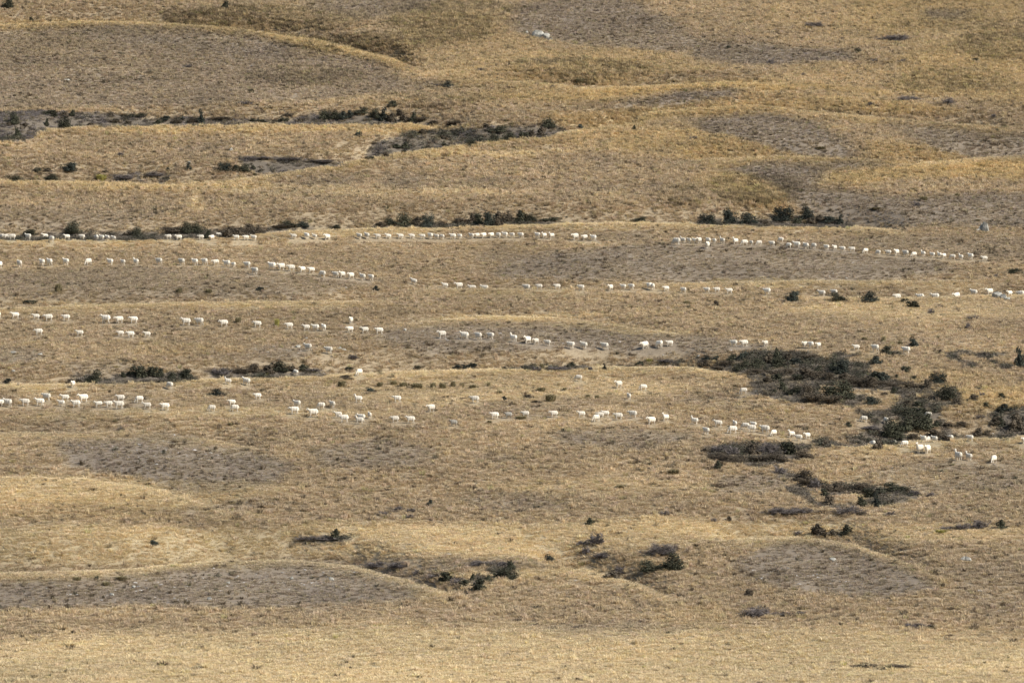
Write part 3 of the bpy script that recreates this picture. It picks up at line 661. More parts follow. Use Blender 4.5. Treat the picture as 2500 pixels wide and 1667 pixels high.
# ------------------------------------------------------------------ shrubs; flag d dark, b bluish dark, n brown, g grey thorn, o olive tuft, y yellow tuft
SHRUBS = parse('''
at the top left corner of the hill | P1: 20 95 5 65 d, 195 232 125 160 d, 335 358 142 160 d
in the dark speckled ground, upper left | P1: 1510 1570 25 75 d, 1630 1730 690 730 g, 1700 1740 615 640 d, 1260 1330 440 470 g
on the open middle of upper hill | P2: 700 780 563 606 b, 600 700 572 598 g, 325 400 700 742 d, 1430 1470 580 610 n, 1590 1690 535 592 o, 1620 1665 860 902 b, 2000 2030 870 905 d, 930 1000 470 500 g
on the golden slope, upper right | P3: 1360 1580 240 298 g, 850 1000 155 200 g, 1180 1250 338 372 d, 590 652 408 446 g, 1300 1352 400 438 g, 1498 1556 405 436 g, 310 345 318 338 d
across the right slope's middle height | P3: 1790 1885 678 732 g, 1490 1640 658 705 g, 55 125 930 966 g, 820 870 500 530 g, 1270 1340 700 735 g, 1985 2060 405 435 d, 920 1010 1000 1035 o, 2120 2170 780 815 g
on dark bare ground above the boulder | P3: 1555 1635 1283 1312 o, 1625 1705 1340 1382 o, 1295 1390 1415 1450 o, 1870 1920 1320 1348 o, 1590 1650 1380 1420 g, 2010 2060 1500 1520 o
in the upper gully's left end | D1: 90 225 155 280 d, 60 130 230 282 n, 230 322 235 292 n, 155 250 325 418 d, 510 566 205 288 d
behind the upper gully's left end | D1: 470 560 110 155 d, 560 662 103 182 d, 690 792 115 192 n, 795 872 105 172 d, 650 842 218 322 d
along the upper gully's narrow part | D1: 1245 1312 113 178 n, 1262 1378 188 252 n, 990 1082 240 286 n, 1410 1517 213 286 n, 1560 1692 133 202 d
where the upper gully bends at left of middle | D1: 1760 1872 215 272 d, 1850 1942 163 228 b, 1960 2088 190 266 n, 2085 2122 153 208 b, 2140 2262 180 262 n, 2265 2350 148 272 b
small ones in the upper gully's middle | D2: 515 602 243 288 d, 610 702 253 312 d, 738 822 263 322 n, 848 952 233 292 d, 885 1012 163 238 n, 1028 1132 222 302 n, 60 330 215 290 n
forming the upper gully's black wall | D2: 1308 1432 168 272 d, 1430 1560 165 272 d, 1540 1642 175 270 b, 1620 1702 158 242 b, 1700 1868 122 218 d, 1890 2040 148 270 d, 2000 2110 165 285 b, 2095 2200 188 302 n, 2188 2272 138 218 n, 2230 2350 188 302 n; D3: 0 90 192 302 d
trailing off the upper gully's right end | D3: 60 202 213 302 n, 212 362 258 322 n, 420 577 256 342 n; D2: 2098 2216 48 122 d
on the grassy tongue between the gullies | D2: 1698 1802 388 462 b; D3: 103 192 352 432 n
at the back of the second gully | D3: 828 932 298 372 n, 878 1102 335 432 d, 1122 1217 278 332 o, 1518 1672 262 372 d, 1918 1988 318 388 b, 1078 1132 243 282 o
along the second gully's dark right side | D3: 1348 1452 378 472 n, 1448 1562 348 452 n, 1238 1352 408 484 d, 1058 1242 428 500 d, 868 1062 438 526 d
dotting the second gully's lower left side | D3: 348 442 533 590 d, 638 782 498 570 d, 348 442 423 482 n, 168 242 533 604 n; D2: 2158 2262 543 592 d, 2268 2350 528 602 d, 1858 1962 678 724 d, 2038 2112 628 698 n, 2238 2342 608 660 d
at the lower gully's tip, upper left | D2: 155 312 762 868 b, 298 402 788 862 d, 393 532 778 874 d, 518 592 778 832 d, 538 612 858 902 o, 420 800 665 745 g, 760 1130 680 770 g, 1120 1500 720 790 g
on the flat left of the lower gully | D1: 2123 2202 722 797 b, 1903 1957 753 797 d, 1173 1247 778 822 n, 723 917 706 828 b, 500 607 753 817 n, 383 462 763 832 d, 1338 1437 573 632 g
at the foot of the upper left slope | D1: 78 282 862 932 d, 298 407 883 932 n, 513 667 838 922 d, 1080 1250 825 930 y, 1280 1550 835 935 g, 1650 1900 800 900 g, 1840 1940 260 300 y
behind the top line at left | A1: 260 442 62 142 d, 735 942 -2 134 d, 1412 1540 62 142 n, 1500 1645 48 140 d
forming a wide clump behind the top line | A1: 1858 2082 14 118 n, 2058 2200 -6 118 d, 2160 2332 8 118 d; A2: -8 82 78 162 d
in the low thicket left of middle | A2: 195 330 50 152 n, 250 482 8 134 n, 430 572 -4 112 n, 540 700 8 112 n, 768 1000 8 74 n, 898 1060 -38 62 d, 1040 1192 -28 60 b, 1456 1562 3 58 d
in the long hedge's left half | E1: 76 202 288 368 n, 198 342 262 364 d, 318 502 242 364 d, 488 622 255 362 n, 600 745 242 362 b, 738 962 288 354 n
in the long hedge's right half | E1: 958 1142 252 344 n, 1128 1262 203 342 n, 1200 1332 225 342 d, 1298 1442 203 348 b, 1420 1545 203 346 n, 1538 1674 176 322 n, 1668 1802 203 322 d, 1778 1928 223 314 d, 1960 2178 243 318 d
alone on the slope right of long hedge | P2: 1998 2087 1486 1530 d
standing apart at the dark trees' left | E2: 246 442 276 374 b, 506 692 226 376 b, 696 932 272 380 b
in the dense dark tree clump | E2: 928 1112 318 388 n, 1098 1342 206 384 b, 1338 1432 308 382 d, 1412 1582 206 354 b, 1498 1622 298 388 n, 1598 1702 268 354 n, 1656 1862 282 392 b, 1853 1928 292 384 b
beside the second line's right half | A4: 1972 2152 758 892 b; A5: 142 312 778 892 d, 478 692 778 898 b, 933 1012 843 898 d, 1022 1147 873 955 d
at the right edge above second line | A5: 2148 2350 502 568 d, 2005 2060 570 600 g
small between the second and third lines | A2: 1933 2002 698 762 b, 588 667 708 757 b, -2 102 728 797 o; A1: 608 732 668 782 o, 2008 2112 718 792 o, 253 402 868 922 d
tufted beside the third line | B2: 333 437 158 242 o, 788 872 178 282 y, 1638 1762 588 664 g
on open ground below second line, right | B5: 1248 1322 58 132 g, 1678 1842 138 194 g, 1668 1752 228 304 g, 1330 1450 20 60 g; A4: 1130 1200 870 930 n, 770 880 860 920 o
above the big thicket, right side | B5: 1043 1137 388 508 b, 468 572 383 442 o, 698 782 373 462 o, 878 967 433 482 o, 692 848 498 602 d, 1333 1422 538 582 n
in the left scrub gully's left part | B1: 48 117 862 928 b, 748 852 878 932 n, 848 962 878 932 n, 976 1152 783 928 d, 1198 1252 878 922 b
in the left scrub gully's dense part | B1: 1376 1452 793 868 d, 1448 1542 783 854 d, 1532 1684 728 874 d, 1676 1802 738 864 d, 1796 1892 758 864 d, 1918 2022 808 884 d, 2056 2218 763 884 d
in the gully thicket left of middle | B2: 66 282 748 864 g, 306 522 738 834 n, 496 662 703 824 n, 646 802 718 844 n, 756 952 678 824 d, 956 1064 718 804 n, 1056 1184 713 794 d, 1148 1352 748 824 g, 646 762 788 852 y
beside the gully right of the thicket | B2: 1598 1692 743 792 d; B3: 68 132 723 767 d, 498 602 718 768 b, 576 662 713 768 b, 648 757 688 767 b
along the fold behind the fourth line's middle | B3: 1043 1122 728 772 n, 1478 1562 688 762 o, 1398 1522 728 788 g, 1570 1820 735 785 g, 1818 1927 688 752 d, 2000 2120 735 775 g, 2213 2262 708 772 b
in the olive tuft row at the middle | C2: 1498 1642 -8 82 o, 1838 1962 68 132 b, 1958 2062 8 82 o, 2110 2230 -10 60 o, 2210 2350 10 80 o; C3: -4 182 18 102 o, 218 322 13 97 o, 318 442 18 102 o, 458 542 -2 82 o, 558 642 13 87 o, 668 782 38 97 o, 878 942 8 72 o
near the lone olive tussock, right of middle | C3: 1438 1582 68 137 o, 1526 1704 146 252 o, 1406 1522 218 267 n, 1068 1112 173 227 b, 2008 2092 148 202 o, 2098 2192 158 212 o, 1740 1820 70 130 o, 990 1080 105 155 o, 1280 1420 170 205 n
on the grass by the fourth line's left | C2: 16 242 103 192 b, 1540 1700 -60 -10 n; C3: 1190 1370 395 450 o, 875 960 460 495 o; C2: 240 345 480 525 o; C1: 1290 1355 440 485 o, 1340 1420 540 575 g
at the left end of the big thicket | B4: 236 352 668 732 d, 350 470 640 695 y, 470 720 650 730 g, 30 230 705 745 n; E3: 298 412 138 202 b, 413 497 133 197 b, 252 442 188 282 n, 418 662 193 302 n
forming the big thicket's tall upper left part | E3: 572 722 123 217 d, 686 824 83 204 b, 656 834 186 322 d, 826 1034 178 284 d, 1012 1122 95 230 n, 1100 1204 88 252 d, 1098 1264 168 282 d, 1240 1345 115 215 n
across the big thicket's upper right part | E3: 1326 1464 168 252 b, 1420 1620 110 190 n, 1586 1692 253 324 d, 1756 1862 210 332 d, 1816 2027 183 357 b, 2236 2350 158 242 b, 2210 2350 333 432 d
filling the big thicket's middle | E3: 796 1004 288 358 n, 996 1220 290 372 n, 1200 1402 288 375 n, 1396 1560 288 400 n, 1530 1704 300 422 n, 1676 1860 333 432 n, 1840 2004 345 440 n, 1106 1254 353 434 d, 1356 1464 348 424 d, 990 1110 370 450 n
along the big thicket's lower fringe | E3: 1096 1184 528 582 d, 1166 1294 438 564 d, 1256 1434 488 592 d, 1426 1604 478 602 n, 1712 1864 488 602 d, 1820 2048 458 654 d, 1436 1702 558 694 n, 1646 1892 578 712 n
brown and flat at the thicket's right | E3: 1900 2130 378 490 n, 2100 2350 388 512 n; C5: 300 560 -60 30 n, 560 900 -50 35 n, 900 1170 -40 60 n
scattered at the thicket's right side | B5: 588 722 618 712 b, 928 1032 728 807 d, 562 702 798 902 b, 678 802 798 902 b, 853 912 818 862 d, 1038 1132 833 892 d, 1256 1454 813 945 b, 2236 2350 568 742 b
between the two thickets at right | C5: 506 684 128 244 b, 806 897 33 102 d, 1172 1300 -62 72 n, 1346 1584 38 194 d, 1496 1644 148 234 n, 1076 1204 188 262 d, 700 810 80 135 n, 950 1080 175 250 n
on the ground at the right edge | C5: 1776 1892 13 74 b, 1698 1834 108 204 n, 1868 1977 198 274 d, 2043 2154 93 162 d, 2056 2204 223 324 b, 1820 1920 85 150 g, 2036 2144 378 484 d, 1956 2104 368 484 n, 2180 2352 330 560 n, 1800 1900 340 400 g
making up the biggest black bush clump | C5: 956 1224 268 404 d, 716 904 418 624 d, 836 1064 368 564 d, 996 1304 348 564 d, 1096 1244 258 354 d, 1186 1304 328 444 d, 776 1004 538 644 d, 1296 1394 418 494 d, 1000 1180 560 650 n
in grey scrub round the biggest bush | C5: 616 734 633 748 n, -4 124 628 704 n, 1366 1504 578 644 n, 1250 1390 520 620 n, 440 720 480 560 g, 288 374 423 484 d, 1776 1884 498 604 n, 1530 1720 420 500 n, 1890 1980 520 600 n, 1400 1560 450 510 n
in the lower thicket right of middle | C4: 990 1110 768 834 n, 1086 1304 828 908 n, 1290 1450 760 860 g, 1556 1624 688 784 d, 1936 2084 708 854 d, 2078 2284 808 912 n, 1500 1660 738 854 n, 1640 1900 728 854 g, 1100 1330 740 830 g, 1536 1760 850 945 n, 1740 1992 848 945 n
hanging below the lower thicket | Q3: 228 287 58 112 d, 628 732 93 147 g, 778 902 118 200 n, 800 920 160 232 n, 878 972 178 247 g, 205 450 10 72 n
in the small gully below lower thicket | Q3: 988 1160 198 272 n, 1140 1304 205 278 n, 953 1022 243 302 d, 968 1062 288 357 n, 1258 1332 238 304 d, 1203 1282 303 374 d, 1308 1372 293 370 b, 1403 1577 203 274 d, 1558 1644 248 292 g, 1680 1750 265 305 g
grey and low on the reddish flat | Q3: 580 800 370 445 g, 760 940 370 430 g, 1040 1230 360 425 g, 1200 1300 400 430 n, 320 350 430 465 n, 200 260 455 475 g
on the pale grass above right mound | Q3: 893 997 478 574 n, 988 1082 518 577 n, 1098 1172 498 568 d, 768 850 530 570 g
near the right edge of lower slope | Q3: 2168 2237 463 522 d, 1878 2000 478 527 g, 1980 2122 463 522 g, 1770 1890 505 530 g, 1730 1840 525 552 y, 1400 1480 398 430 g
flat on the bottom right slope | Q3: 1530 1692 1158 1198 g, 430 500 930 980 n, 440 640 1045 1125 g, 650 760 1080 1120 g, 780 870 1075 1115 g, 1180 1340 1430 1470 n, 1340 1600 1440 1485 n
around the dry hollow right of middle | Q2: 2078 2310 622 718 g, 2053 2232 738 828 d, 2196 2352 695 804 d, 1803 1917 798 858 n, 1643 1722 638 702 g, 1698 1812 543 638 g, 1610 1710 595 640 g, 1720 1860 680 740 g, 1860 1960 770 840 g, 1673 1737 448 494 d, 1403 1467 688 738 b
in the V shaped hollow, bottom middle | Q2: 1043 1212 788 868 d, 1133 1202 738 802 d, 888 927 823 872 d, 673 782 813 888 d, 898 1002 858 944 d, 818 902 868 912 d, 178 330 740 800 g, 310 472 745 812 g, 500 560 790 835 g, 758 862 848 902 g, 598 690 820 862 g, 988 1034 833 882 d, 860 1060 735 780 g, 1050 1200 740 780 g
by itself on the slope above lower grassland | Q2: 598 642 318 364 b, 250 340 395 430 g, 360 440 360 395 g, 450 520 372 405 g, 440 510 415 452 g, 2225 2340 105 148 o, 1870 1970 210 245 o, 2180 2260 390 430 g
on the pale grass left of bottom middle | Q1: 2010 2180 572 618 g, 2160 2352 560 618 g, 2268 2335 528 602 d, 1010 1075 598 632 b, 500 565 848 875 o, 780 890 835 875 o, 690 760 880 910 o
''')
ROCKS = parse('''
jutting on the bare slope, top middle | P2: 1318 1400 203 262, 1380 1440 225 272, 1425 1460 258 282, 1265 1290 210 232
standing dark cracked left of right edge, upper | A5: 1828 1900 -25 72, 1870 1945 -48 80, 1795 1850 30 74
hiding a sheep at the second line's right | A5: 1985 2110 762 835, 2080 2160 778 848, 2130 2195 815 862
lying at the bottom right slope | Q3: 1918 1960 698 734, 1945 1992 700 738
flat on the right bottom mound | Q3: 1018 1072 708 740
beside the stony ground sheep | B2: 1048 1102 474 512, 1145 1185 388 415, 1522 1580 498 535, 1570 1625 515 552, 2280 2320 288 322
on the upper left slope | P1: 440 480 538 556, 1565 1596 1008 1035, 1280 1310 1100 1115
on the bottom left stony mound | Q1: 2248 2282 838 868, 1418 1450 975 1000, 1982 2008 842 860, 1545 1575 873 892, 750 780 955 972, 900 930 905 922
in a row on the left slope | B1: 125 195 545 578, 430 490 568 600, 130 180 770 800
along the near side below the thicket | E3: 240 300 130 155, 910 945 538 555, 1355 1385 370 380
''')

# ------------------------------------------------------------------ sheep shapes
def sheep_mesh(name, gait, head, graze=False, grey=False, fat=1.0):
    """head looks to -X. gait: list of four foot offsets in x (front pair, rear pair)"""
    bm = bmesh.new()
    def ball(c, r, sub=2, rot=None):
        m_ = Matrix.Translation(c) @ (rot.to_4x4() if rot else Matrix.Identity(4)) @ Matrix.Diagonal((*r, 1))
        bmesh.ops.create_icosphere(bm, subdivisions=sub, radius=1.0, matrix=m_)
    def limb(p, q, r0, r1):
        p, q = Vector(p), Vector(q); d = q - p
        m_ = Matrix.Translation((p + q) / 2) @ d.to_track_quat('Z', 'Y').to_matrix().to_4x4()
        bmesh.ops.create_cone(bm, cap_ends=True, segments=10, radius1=r0, radius2=r1, depth=d.length, matrix=m_)
        ball(p, (r0,) * 3, 1); ball(q, (r1,) * 3, 1)
    ball((.02, 0, .565), (.47, .225 * fat, .262)); ball((-.25, 0, .56), (.225, .21 * fat, .262)); ball((.29, 0, .57), (.245, .225 * fat, .258))
    ball((.0, 0, .47), (.36, .2 * fat, .17))
    limb((-.34, 0, .62), head[0], .15, .08)
    hp, mp_ = Vector(head[0]), Vector(head[1])
    limb(hp, mp_, .078, .042)
    ball(hp + Vector((0, 0, .015)), (.085, .075, .085))
    dirn = (mp_ - hp).normalized()
    for s in (-1, 1):
        e0 = hp + Vector((.02, s * .06, .03)); limb(e0, e0 + Vector((.035, s * .11, -.01)), .026, .014)
    for k, (fx, s) in enumerate(((gait[0], -1), (gait[1], 1))):
        limb((-.27, s * .115, .46), (-.275 + fx * .4, s * .11, .24), .075, .042)
        limb((-.275 + fx * .4, s * .11, .24), (-.27 + fx, s * .11, .03), .036, .026)
    for k, (fx, s) in enumerate(((gait[2], -1), (gait[3], 1))):
        limb((.31, s * .12, .48), (.30 + fx * .3 - .02, s * .12, .33), .105, .06)
        limb((.30 + fx * .3 - .02, s * .12, .33), (.36 + fx * .6, s * .115, .2), .048, .032)
        limb((.36 + fx * .6, s * .115, .2), (.33 + fx, s * .115, .03), .031, .026)
    limb((.50, 0, .60), (.555, 0, .47), .035, .022)
    me0 = bpy.data.meshes.new(name); bm.to_mesh(me0); bm.free()
    o = bpy.data.objects.new(name + '_tmp', me0); C.objects.link(o)
    r = o.modifiers.new('r', 'REMESH'); r.mode = 'VOXEL'; r.voxel_size = .021
    s_ = o.modifiers.new('s', 'SMOOTH'); s_.factor = .6; s_.iterations = 3
    d_ = o.modifiers.new('d', 'DECIMATE'); d_.ratio = .4
    dg = bpy.context.evaluated_depsgraph_get()
    me_ = bpy.data.meshes.new_from_object(o.evaluated_get(dg)); me_.name = name
    bpy.data.objects.remove(o)
    me_.materials.clear()
    for m_ in ((M_WOOLG, M_SKING, M_HOOF) if grey else (M_WOOL, M_SKIN, M_HOOF)): me_.materials.append(m_)
    for p in me_.polygons:
        c = p.center
        t = (c - hp).dot(dirn)
        near = (c - hp - dirn * max(0, min(t, .3))).length < .12
        if c.z < .05: p.material_index = 2
        elif (t > -.03 and near) or (near and abs(c.y) > .075 and t > -.1): p.material_index = 1
        elif c.z < .27 and not (graze and near): p.material_index = 1
    me_.shade_smooth()
    n_ = np.array([v.co for v in me_.vertices])
    for v in me_.vertices:
        if v.co.z > .36: v.co += v.normal * (.008 * math.sin(v.co.x * 61 + v.co.z * 23) * math.sin(v.co.y * 57 + v.co.z * 41))
    return me_
HL = ((-.60, 0, .80), (-.79, 0, .71)); HM = ((-.60, 0, .72), (-.78, 0, .61)); HU = ((-.49, 0, .97), (-.68, 0, .90)); HG = ((-.56, 0, .34), (-.66, 0, .12))
SM = {
    'walk': [sheep_mesh('walking_sheep', g, h) for g, h in (((-.13, .12, .10, -.13), HL), ((.11, -.12, -.10, .12), HM), ((-.06, .15, -.12, .06), HL), ((-.02, .05, .08, -.10), HM))],
    'up': [sheep_mesh('alert_sheep', g, HU) for g in ((-.02, .03, -.03, .03), (-.1, .08, .06, -.06))],
    'graze': [sheep_mesh('grazing_sheep', g, HG, True) for g in ((-.10, .05, .03, -.05), (.02, -.06, .08, -.04))],
    'grey': [sheep_mesh('grey_sheep', (-.1, .1, .08, -.1), HM, grey=True)],
}
bpy.context.view_layer.update()

# ------------------------------------------------------------------ put the sheep on the hill
flat = [(ph, i, len(items), it) for ph, items in SHEEP for i, it in enumerate(items)]
us = [(it[0] + it[1]) / 2 for *_, it in flat]; vs2 = [it[3] for *_, it in flat]
hx, hy, hz = march(ground_h, us, vs2)
CELL = .3
occ = set()
for k, (ph, i, n, (xl, xr, yt, yb, fl)) in enumerate(flat):
    x, y = float(hx[k]), float(hy[k])
    mpp = y / FPX
    hgt = (yb - yt) * mpp; wid = (xr - xl) * mpp
    if hgt < .50 and 'g' not in fl:                   # legs hidden by a fold: step back until as much shows as in the photograph
        best = None; rim = -9
        for st in np.arange(-1.5, 7, .25):
            y2 = y + st; x2 = x * y2 / y; z2 = gh1(x2, y2)
            _, vt = project(x2, y2, z2 + .74); _, vg = project(x2, y2, z2)
            vr = min(vg, rim) if rim > 0 else vg
            rim = vr
            if st < 0: continue
            e = abs((vr - vt) - (yb - yt)) + .6 * abs(vt - yt) + .03 * st
            if best is None or e < best[0]: best = (e, x2, y2)
        x, y = best[1], best[2]; mpp = y / FPX
        sc_ = .90
    else:
        sc_ = min(1.10, max(.72, hgt / (.97 if 'u' in fl else .83)))
    z = gh1(x, y)
    asp = wid / (sc_ * 1.33)
    rr = random.Random(k * 13 + 5)
    yaw = math.acos(min(1, max(.30, (asp - .12) / .9))) * (1 if rr.random() < .25 else -1)
    if abs(yaw) < .12: yaw = rr.uniform(-.15, .15)
    if 'f' in fl: yaw = math.radians(75)
    if 'a' in fl: yaw = math.radians(-72)
    kind = 'grey' if 'k' in fl else 'graze' if 'g' in fl else 'up' if 'u' in fl else 'walk'
    me_ = rr.choice(SM[kind])
    o = bpy.data.objects.new('sheep', me_)
    o.location = (x, y, z - .02)
    roll = math.atan((gh1(x - .4, y) - gh1(x + .4, y)) / .8)
    o.rotation_euler = (0, max(-.3, min(.3, roll)), yaw)
    o.scale = (sc_, sc_ * rr.uniform(.95, 1.1), sc_ * 1.2)
    C.objects.link(o)
    word = {'grey': 'grey', 'graze': 'white head-down', 'up': 'white head-up', 'walk': 'white'}[kind]
    o["label"] = "%s %s sheep %s" % (position_words(i, n), word, ph)
    o['category'] = 'sheep'
    o['group'] = 'sheep filing across the hillside'
    for dx in np.arange(-.6, .61, CELL):
        for dy in np.arange(-1.5, .61, CELL): occ.add((int((x + dx) // CELL), int((y + dy) // CELL)))

# ------------------------------------------------------------------ shrub shapes (unit footprint, unit height)
def leaf_shrub(name, seed, size, mat, low=False):
    """lumpy crown of small leaf faces round forked stems; size in metres sets how fine the leaves are"""
    rr = random.Random(seed)
    nl = int(5 + size * 2.2)
    lumps = []
    for k in range(nl):
        a = rr.uniform(0, 6.283); q = rr.uniform(.0, .30) if k else 0
        hz_ = rr.uniform(.16, .76) * (1 - .8 * q); r = rr.uniform(.18, .29)
        lumps.append((q * math.cos(a) * 1.15, q * math.sin(a) * 1.15, hz_, r))
    for k in range(3 + int(size)):
        a = rr.uniform(0, 6.283); lumps.append((.27 * math.cos(a), .27 * math.sin(a), .13, .19))
    vs_, fs = [], []
    nleaf = int(640 * size ** 1.3)
    ls = .17 / size if not low else .15 / size
    for k in range(nleaf):
        cx, cy, cz, r = rr.choice(lumps)
        d = Vector((rr.gauss(0, 1), rr.gauss(0, 1), rr.gauss(0, 1))).normalized()
        rad = r * (rr.random() ** .35) * rr.uniform(.85, 1.12)
        if rr.random() < .06: rad *= rr.uniform(1.1, 1.35)
        p = Vector((cx, cy, cz)) + Vector((d.x * rad, d.y * rad, d.z * rad * 1.05))
        p.z = max(.03, min(1.02, p.z))
        nrm = (d + Vector((rr.uniform(-1, 1), rr.uniform(-1, 1), rr.uniform(-.6, 1.2)))).normalized()
        t = nrm.cross(Vector((rr.uniform(-1, 1), rr.uniform(-1, 1), rr.uniform(-1, 1)))).normalized(); b_ = nrm.cross(t)
        s = ls * rr.uniform(.5, 1.1); i = len(vs_)
        vs_ += [tuple(p - t * s * .5), tuple(p + b_ * s * .4), tuple(p + t * s * .6), tuple(p - b_ * s * .4)]
        fs.append((i, i + 1, i + 2, i + 3))
    fol = mesh_from(name + '_foliage', vs_, fs); fol.materials.append(mat)
    return fol, stems(name, rr, [(l[0], l[1], l[2]) for l in lumps], .028)
def stems(name, rr, tips, w):
    vs_, fs = [], []
    for tx, ty, tz in tips:
        pts = [Vector((rr.uniform(-.05, .05), rr.uniform(-.05, .05), -.05)), Vector((tx * .45, ty * .45, tz * .5)), Vector((tx, ty, tz))]
        for s in range(2):
            p, q = pts[s], pts[s + 1]; d = (q - p); a = d.cross(Vector((0, 0, 1)));
            if a.length < 1e-4: a = Vector((1, 0, 0))
            a = a.normalized(); c_ = d.normalized().cross(a)
            r0, r1 = w * (1 - .4 * s), w * (.6 - .35 * s)
            i = len(vs_)
            for r_, o_ in ((r0, p), (r1, q)):
                for k in range(4):
                    an = k * math.pi / 2; vs_.append(tuple(o_ + (a * math.cos(an) + c_ * math.sin(an)) * r_))
            for k in range(4): fs.append((i + k, i + (k + 1) % 4, i + 4 + (k + 1) % 4, i + 4 + k))
    me_ = mesh_from(name + '_stems', vs_, fs); me_.materials.append(M_STEM); return me_
def thorn_shrub(name, seed, size, mat):
    rr = random.Random(seed)
    tips = []; vs_, fs = [], []
    def stick(p, q, w):
        d = q - p; s = d.cross(Vector((rr.uniform(-1, 1), rr.uniform(-1, 1), rr.uniform(-1, 1)))).normalized() * w
        i = len(vs_); vs_.extend([tuple(p - s), tuple(p + s), tuple(q)]); fs.append((i, i + 1, i + 2))
    nb_ = int(16 + 9 * size)
    for k in range(nb_):
        a = rr.uniform(0, 6.283); e = rr.uniform(.25, 1.5); q = rr.uniform(.55, 1)
        p = Vector((rr.uniform(-.25, .25), rr.uniform(-.25, .25), 0)); t = p + Vector((math.cos(a) * math.cos(e) * .34, math.sin(a) * math.cos(e) * .34, math.sin(e) * .9 * q))
        tips.append(tuple(t)) if k < 7 else None
        stick(p, t, .022 / size ** .5)
        for z in range(int(9 + 5 * size)):
            f = rr.uniform(.25, 1); m0 = p + (t - p) * f
            m1 = m0 + Vector((rr.uniform(-.13, .13), rr.uniform(-.13, .13), rr.uniform(-.04, .2)))
            stick(m0, m1, .024 / size)
            for y_ in range(2): stick(m1 + (m0 - m1) * rr.random(), m1 + Vector((rr.uniform(-.08, .08), rr.uniform(-.08, .08), rr.uniform(-.03, .09))), .02 / size)
    fol = mesh_from(name + '_twigs', vs_, fs); fol.materials.append(mat)
    return fol, stems(name, rr, tips, .02)
def tuft_shrub(name, seed, size, mat):
    rr = random.Random(seed); vs_, fs = [], []
    for k in range(int(110 * size + 60)):
        a = rr.uniform(0, 6.283); q = math.sqrt(rr.random()) * .16; bx, by = q * math.cos(a), q * math.sin(a)
        a2 = a + rr.uniform(-.6, .6); ln = rr.uniform(.1, .34); hh = rr.uniform(.35, 1.0) * (1 - .5 * ln)
        w2 = .03 / size ** .6; px_, py_ = -math.sin(a2) * w2, math.cos(a2) * w2
        mx_, my_ = bx + math.cos(a2) * ln * .5, by + math.sin(a2) * ln * .5
        i = len(vs_)
        vs_ += [(bx - px_, by - py_, -.05), (bx + px_, by + py_, -.05), (mx_ + px_ * .8, my_ + py_ * .8, hh * .8), (mx_ - px_ * .8, my_ - py_ * .8, hh * .8),
                (bx + math.cos(a2) * ln, by + math.sin(a2) * ln, hh * rr.uniform(.6, 1.0))]
        fs += [(i, i + 1, i + 2, i + 3), (i + 3, i + 2, i + 4)]
    fol = mesh_from(name + '_blades', vs_, fs); fol.materials.append(mat)
    return fol, None
SIZES = (1.1, 2.2, 4.0)
SH = {}
for kk, fn, mat in (('d', leaf_shrub, M_DARK), ('b', leaf_shrub, M_DARKB), ('n', leaf_shrub, M_BROWN), ('g', thorn_shrub, M_GREY), ('o', tuft_shrub, M_OLIVE), ('y', tuft_shrub, M_YEL)):
    nm = {'d': 'dark_shrub', 'b': 'dark_shrub', 'n': 'brown_shrub', 'g': 'thorn_shrub', 'o': 'green_tussock', 'y': 'yellow_tussock'}[kk]
    for si, s in enumerate(SIZES):
        SH[kk, si] = [fn(nm, 100 + 37 * si + 7 * v + ord(kk), s, mat) for v in range(4 if kk in 'dbn' else 3)]
flat = [(ph, i, len(items), it) for ph, items in SHRUBS for i, it in enumerate(items)]
us = [(it[0] + it[1]) / 2 for *_, it in flat]; vs2 = [it[3] - 1 for *_, it in flat]
hx, hy, hz = march(ground_h, us, vs2)
WORD = {'d': 'dark evergreen shrub', 'b': 'blue-black evergreen shrub', 'n': 'brown leafy shrub', 'g': 'grey thorny shrub', 'o': 'olive green tussock', 'y': 'yellow-green tussock'}
TYPE = {'d': 'dark_shrub', 'b': 'dark_shrub', 'n': 'brown_shrub', 'g': 'thorn_shrub', 'o': 'green_tussock', 'y': 'yellow_tussock'}
PART = {'d': 'foliage', 'b': 'foliage', 'n': 'foliage', 'g': 'twigs', 'o': 'blades', 'y': 'blades'}
shrub_occ = set()
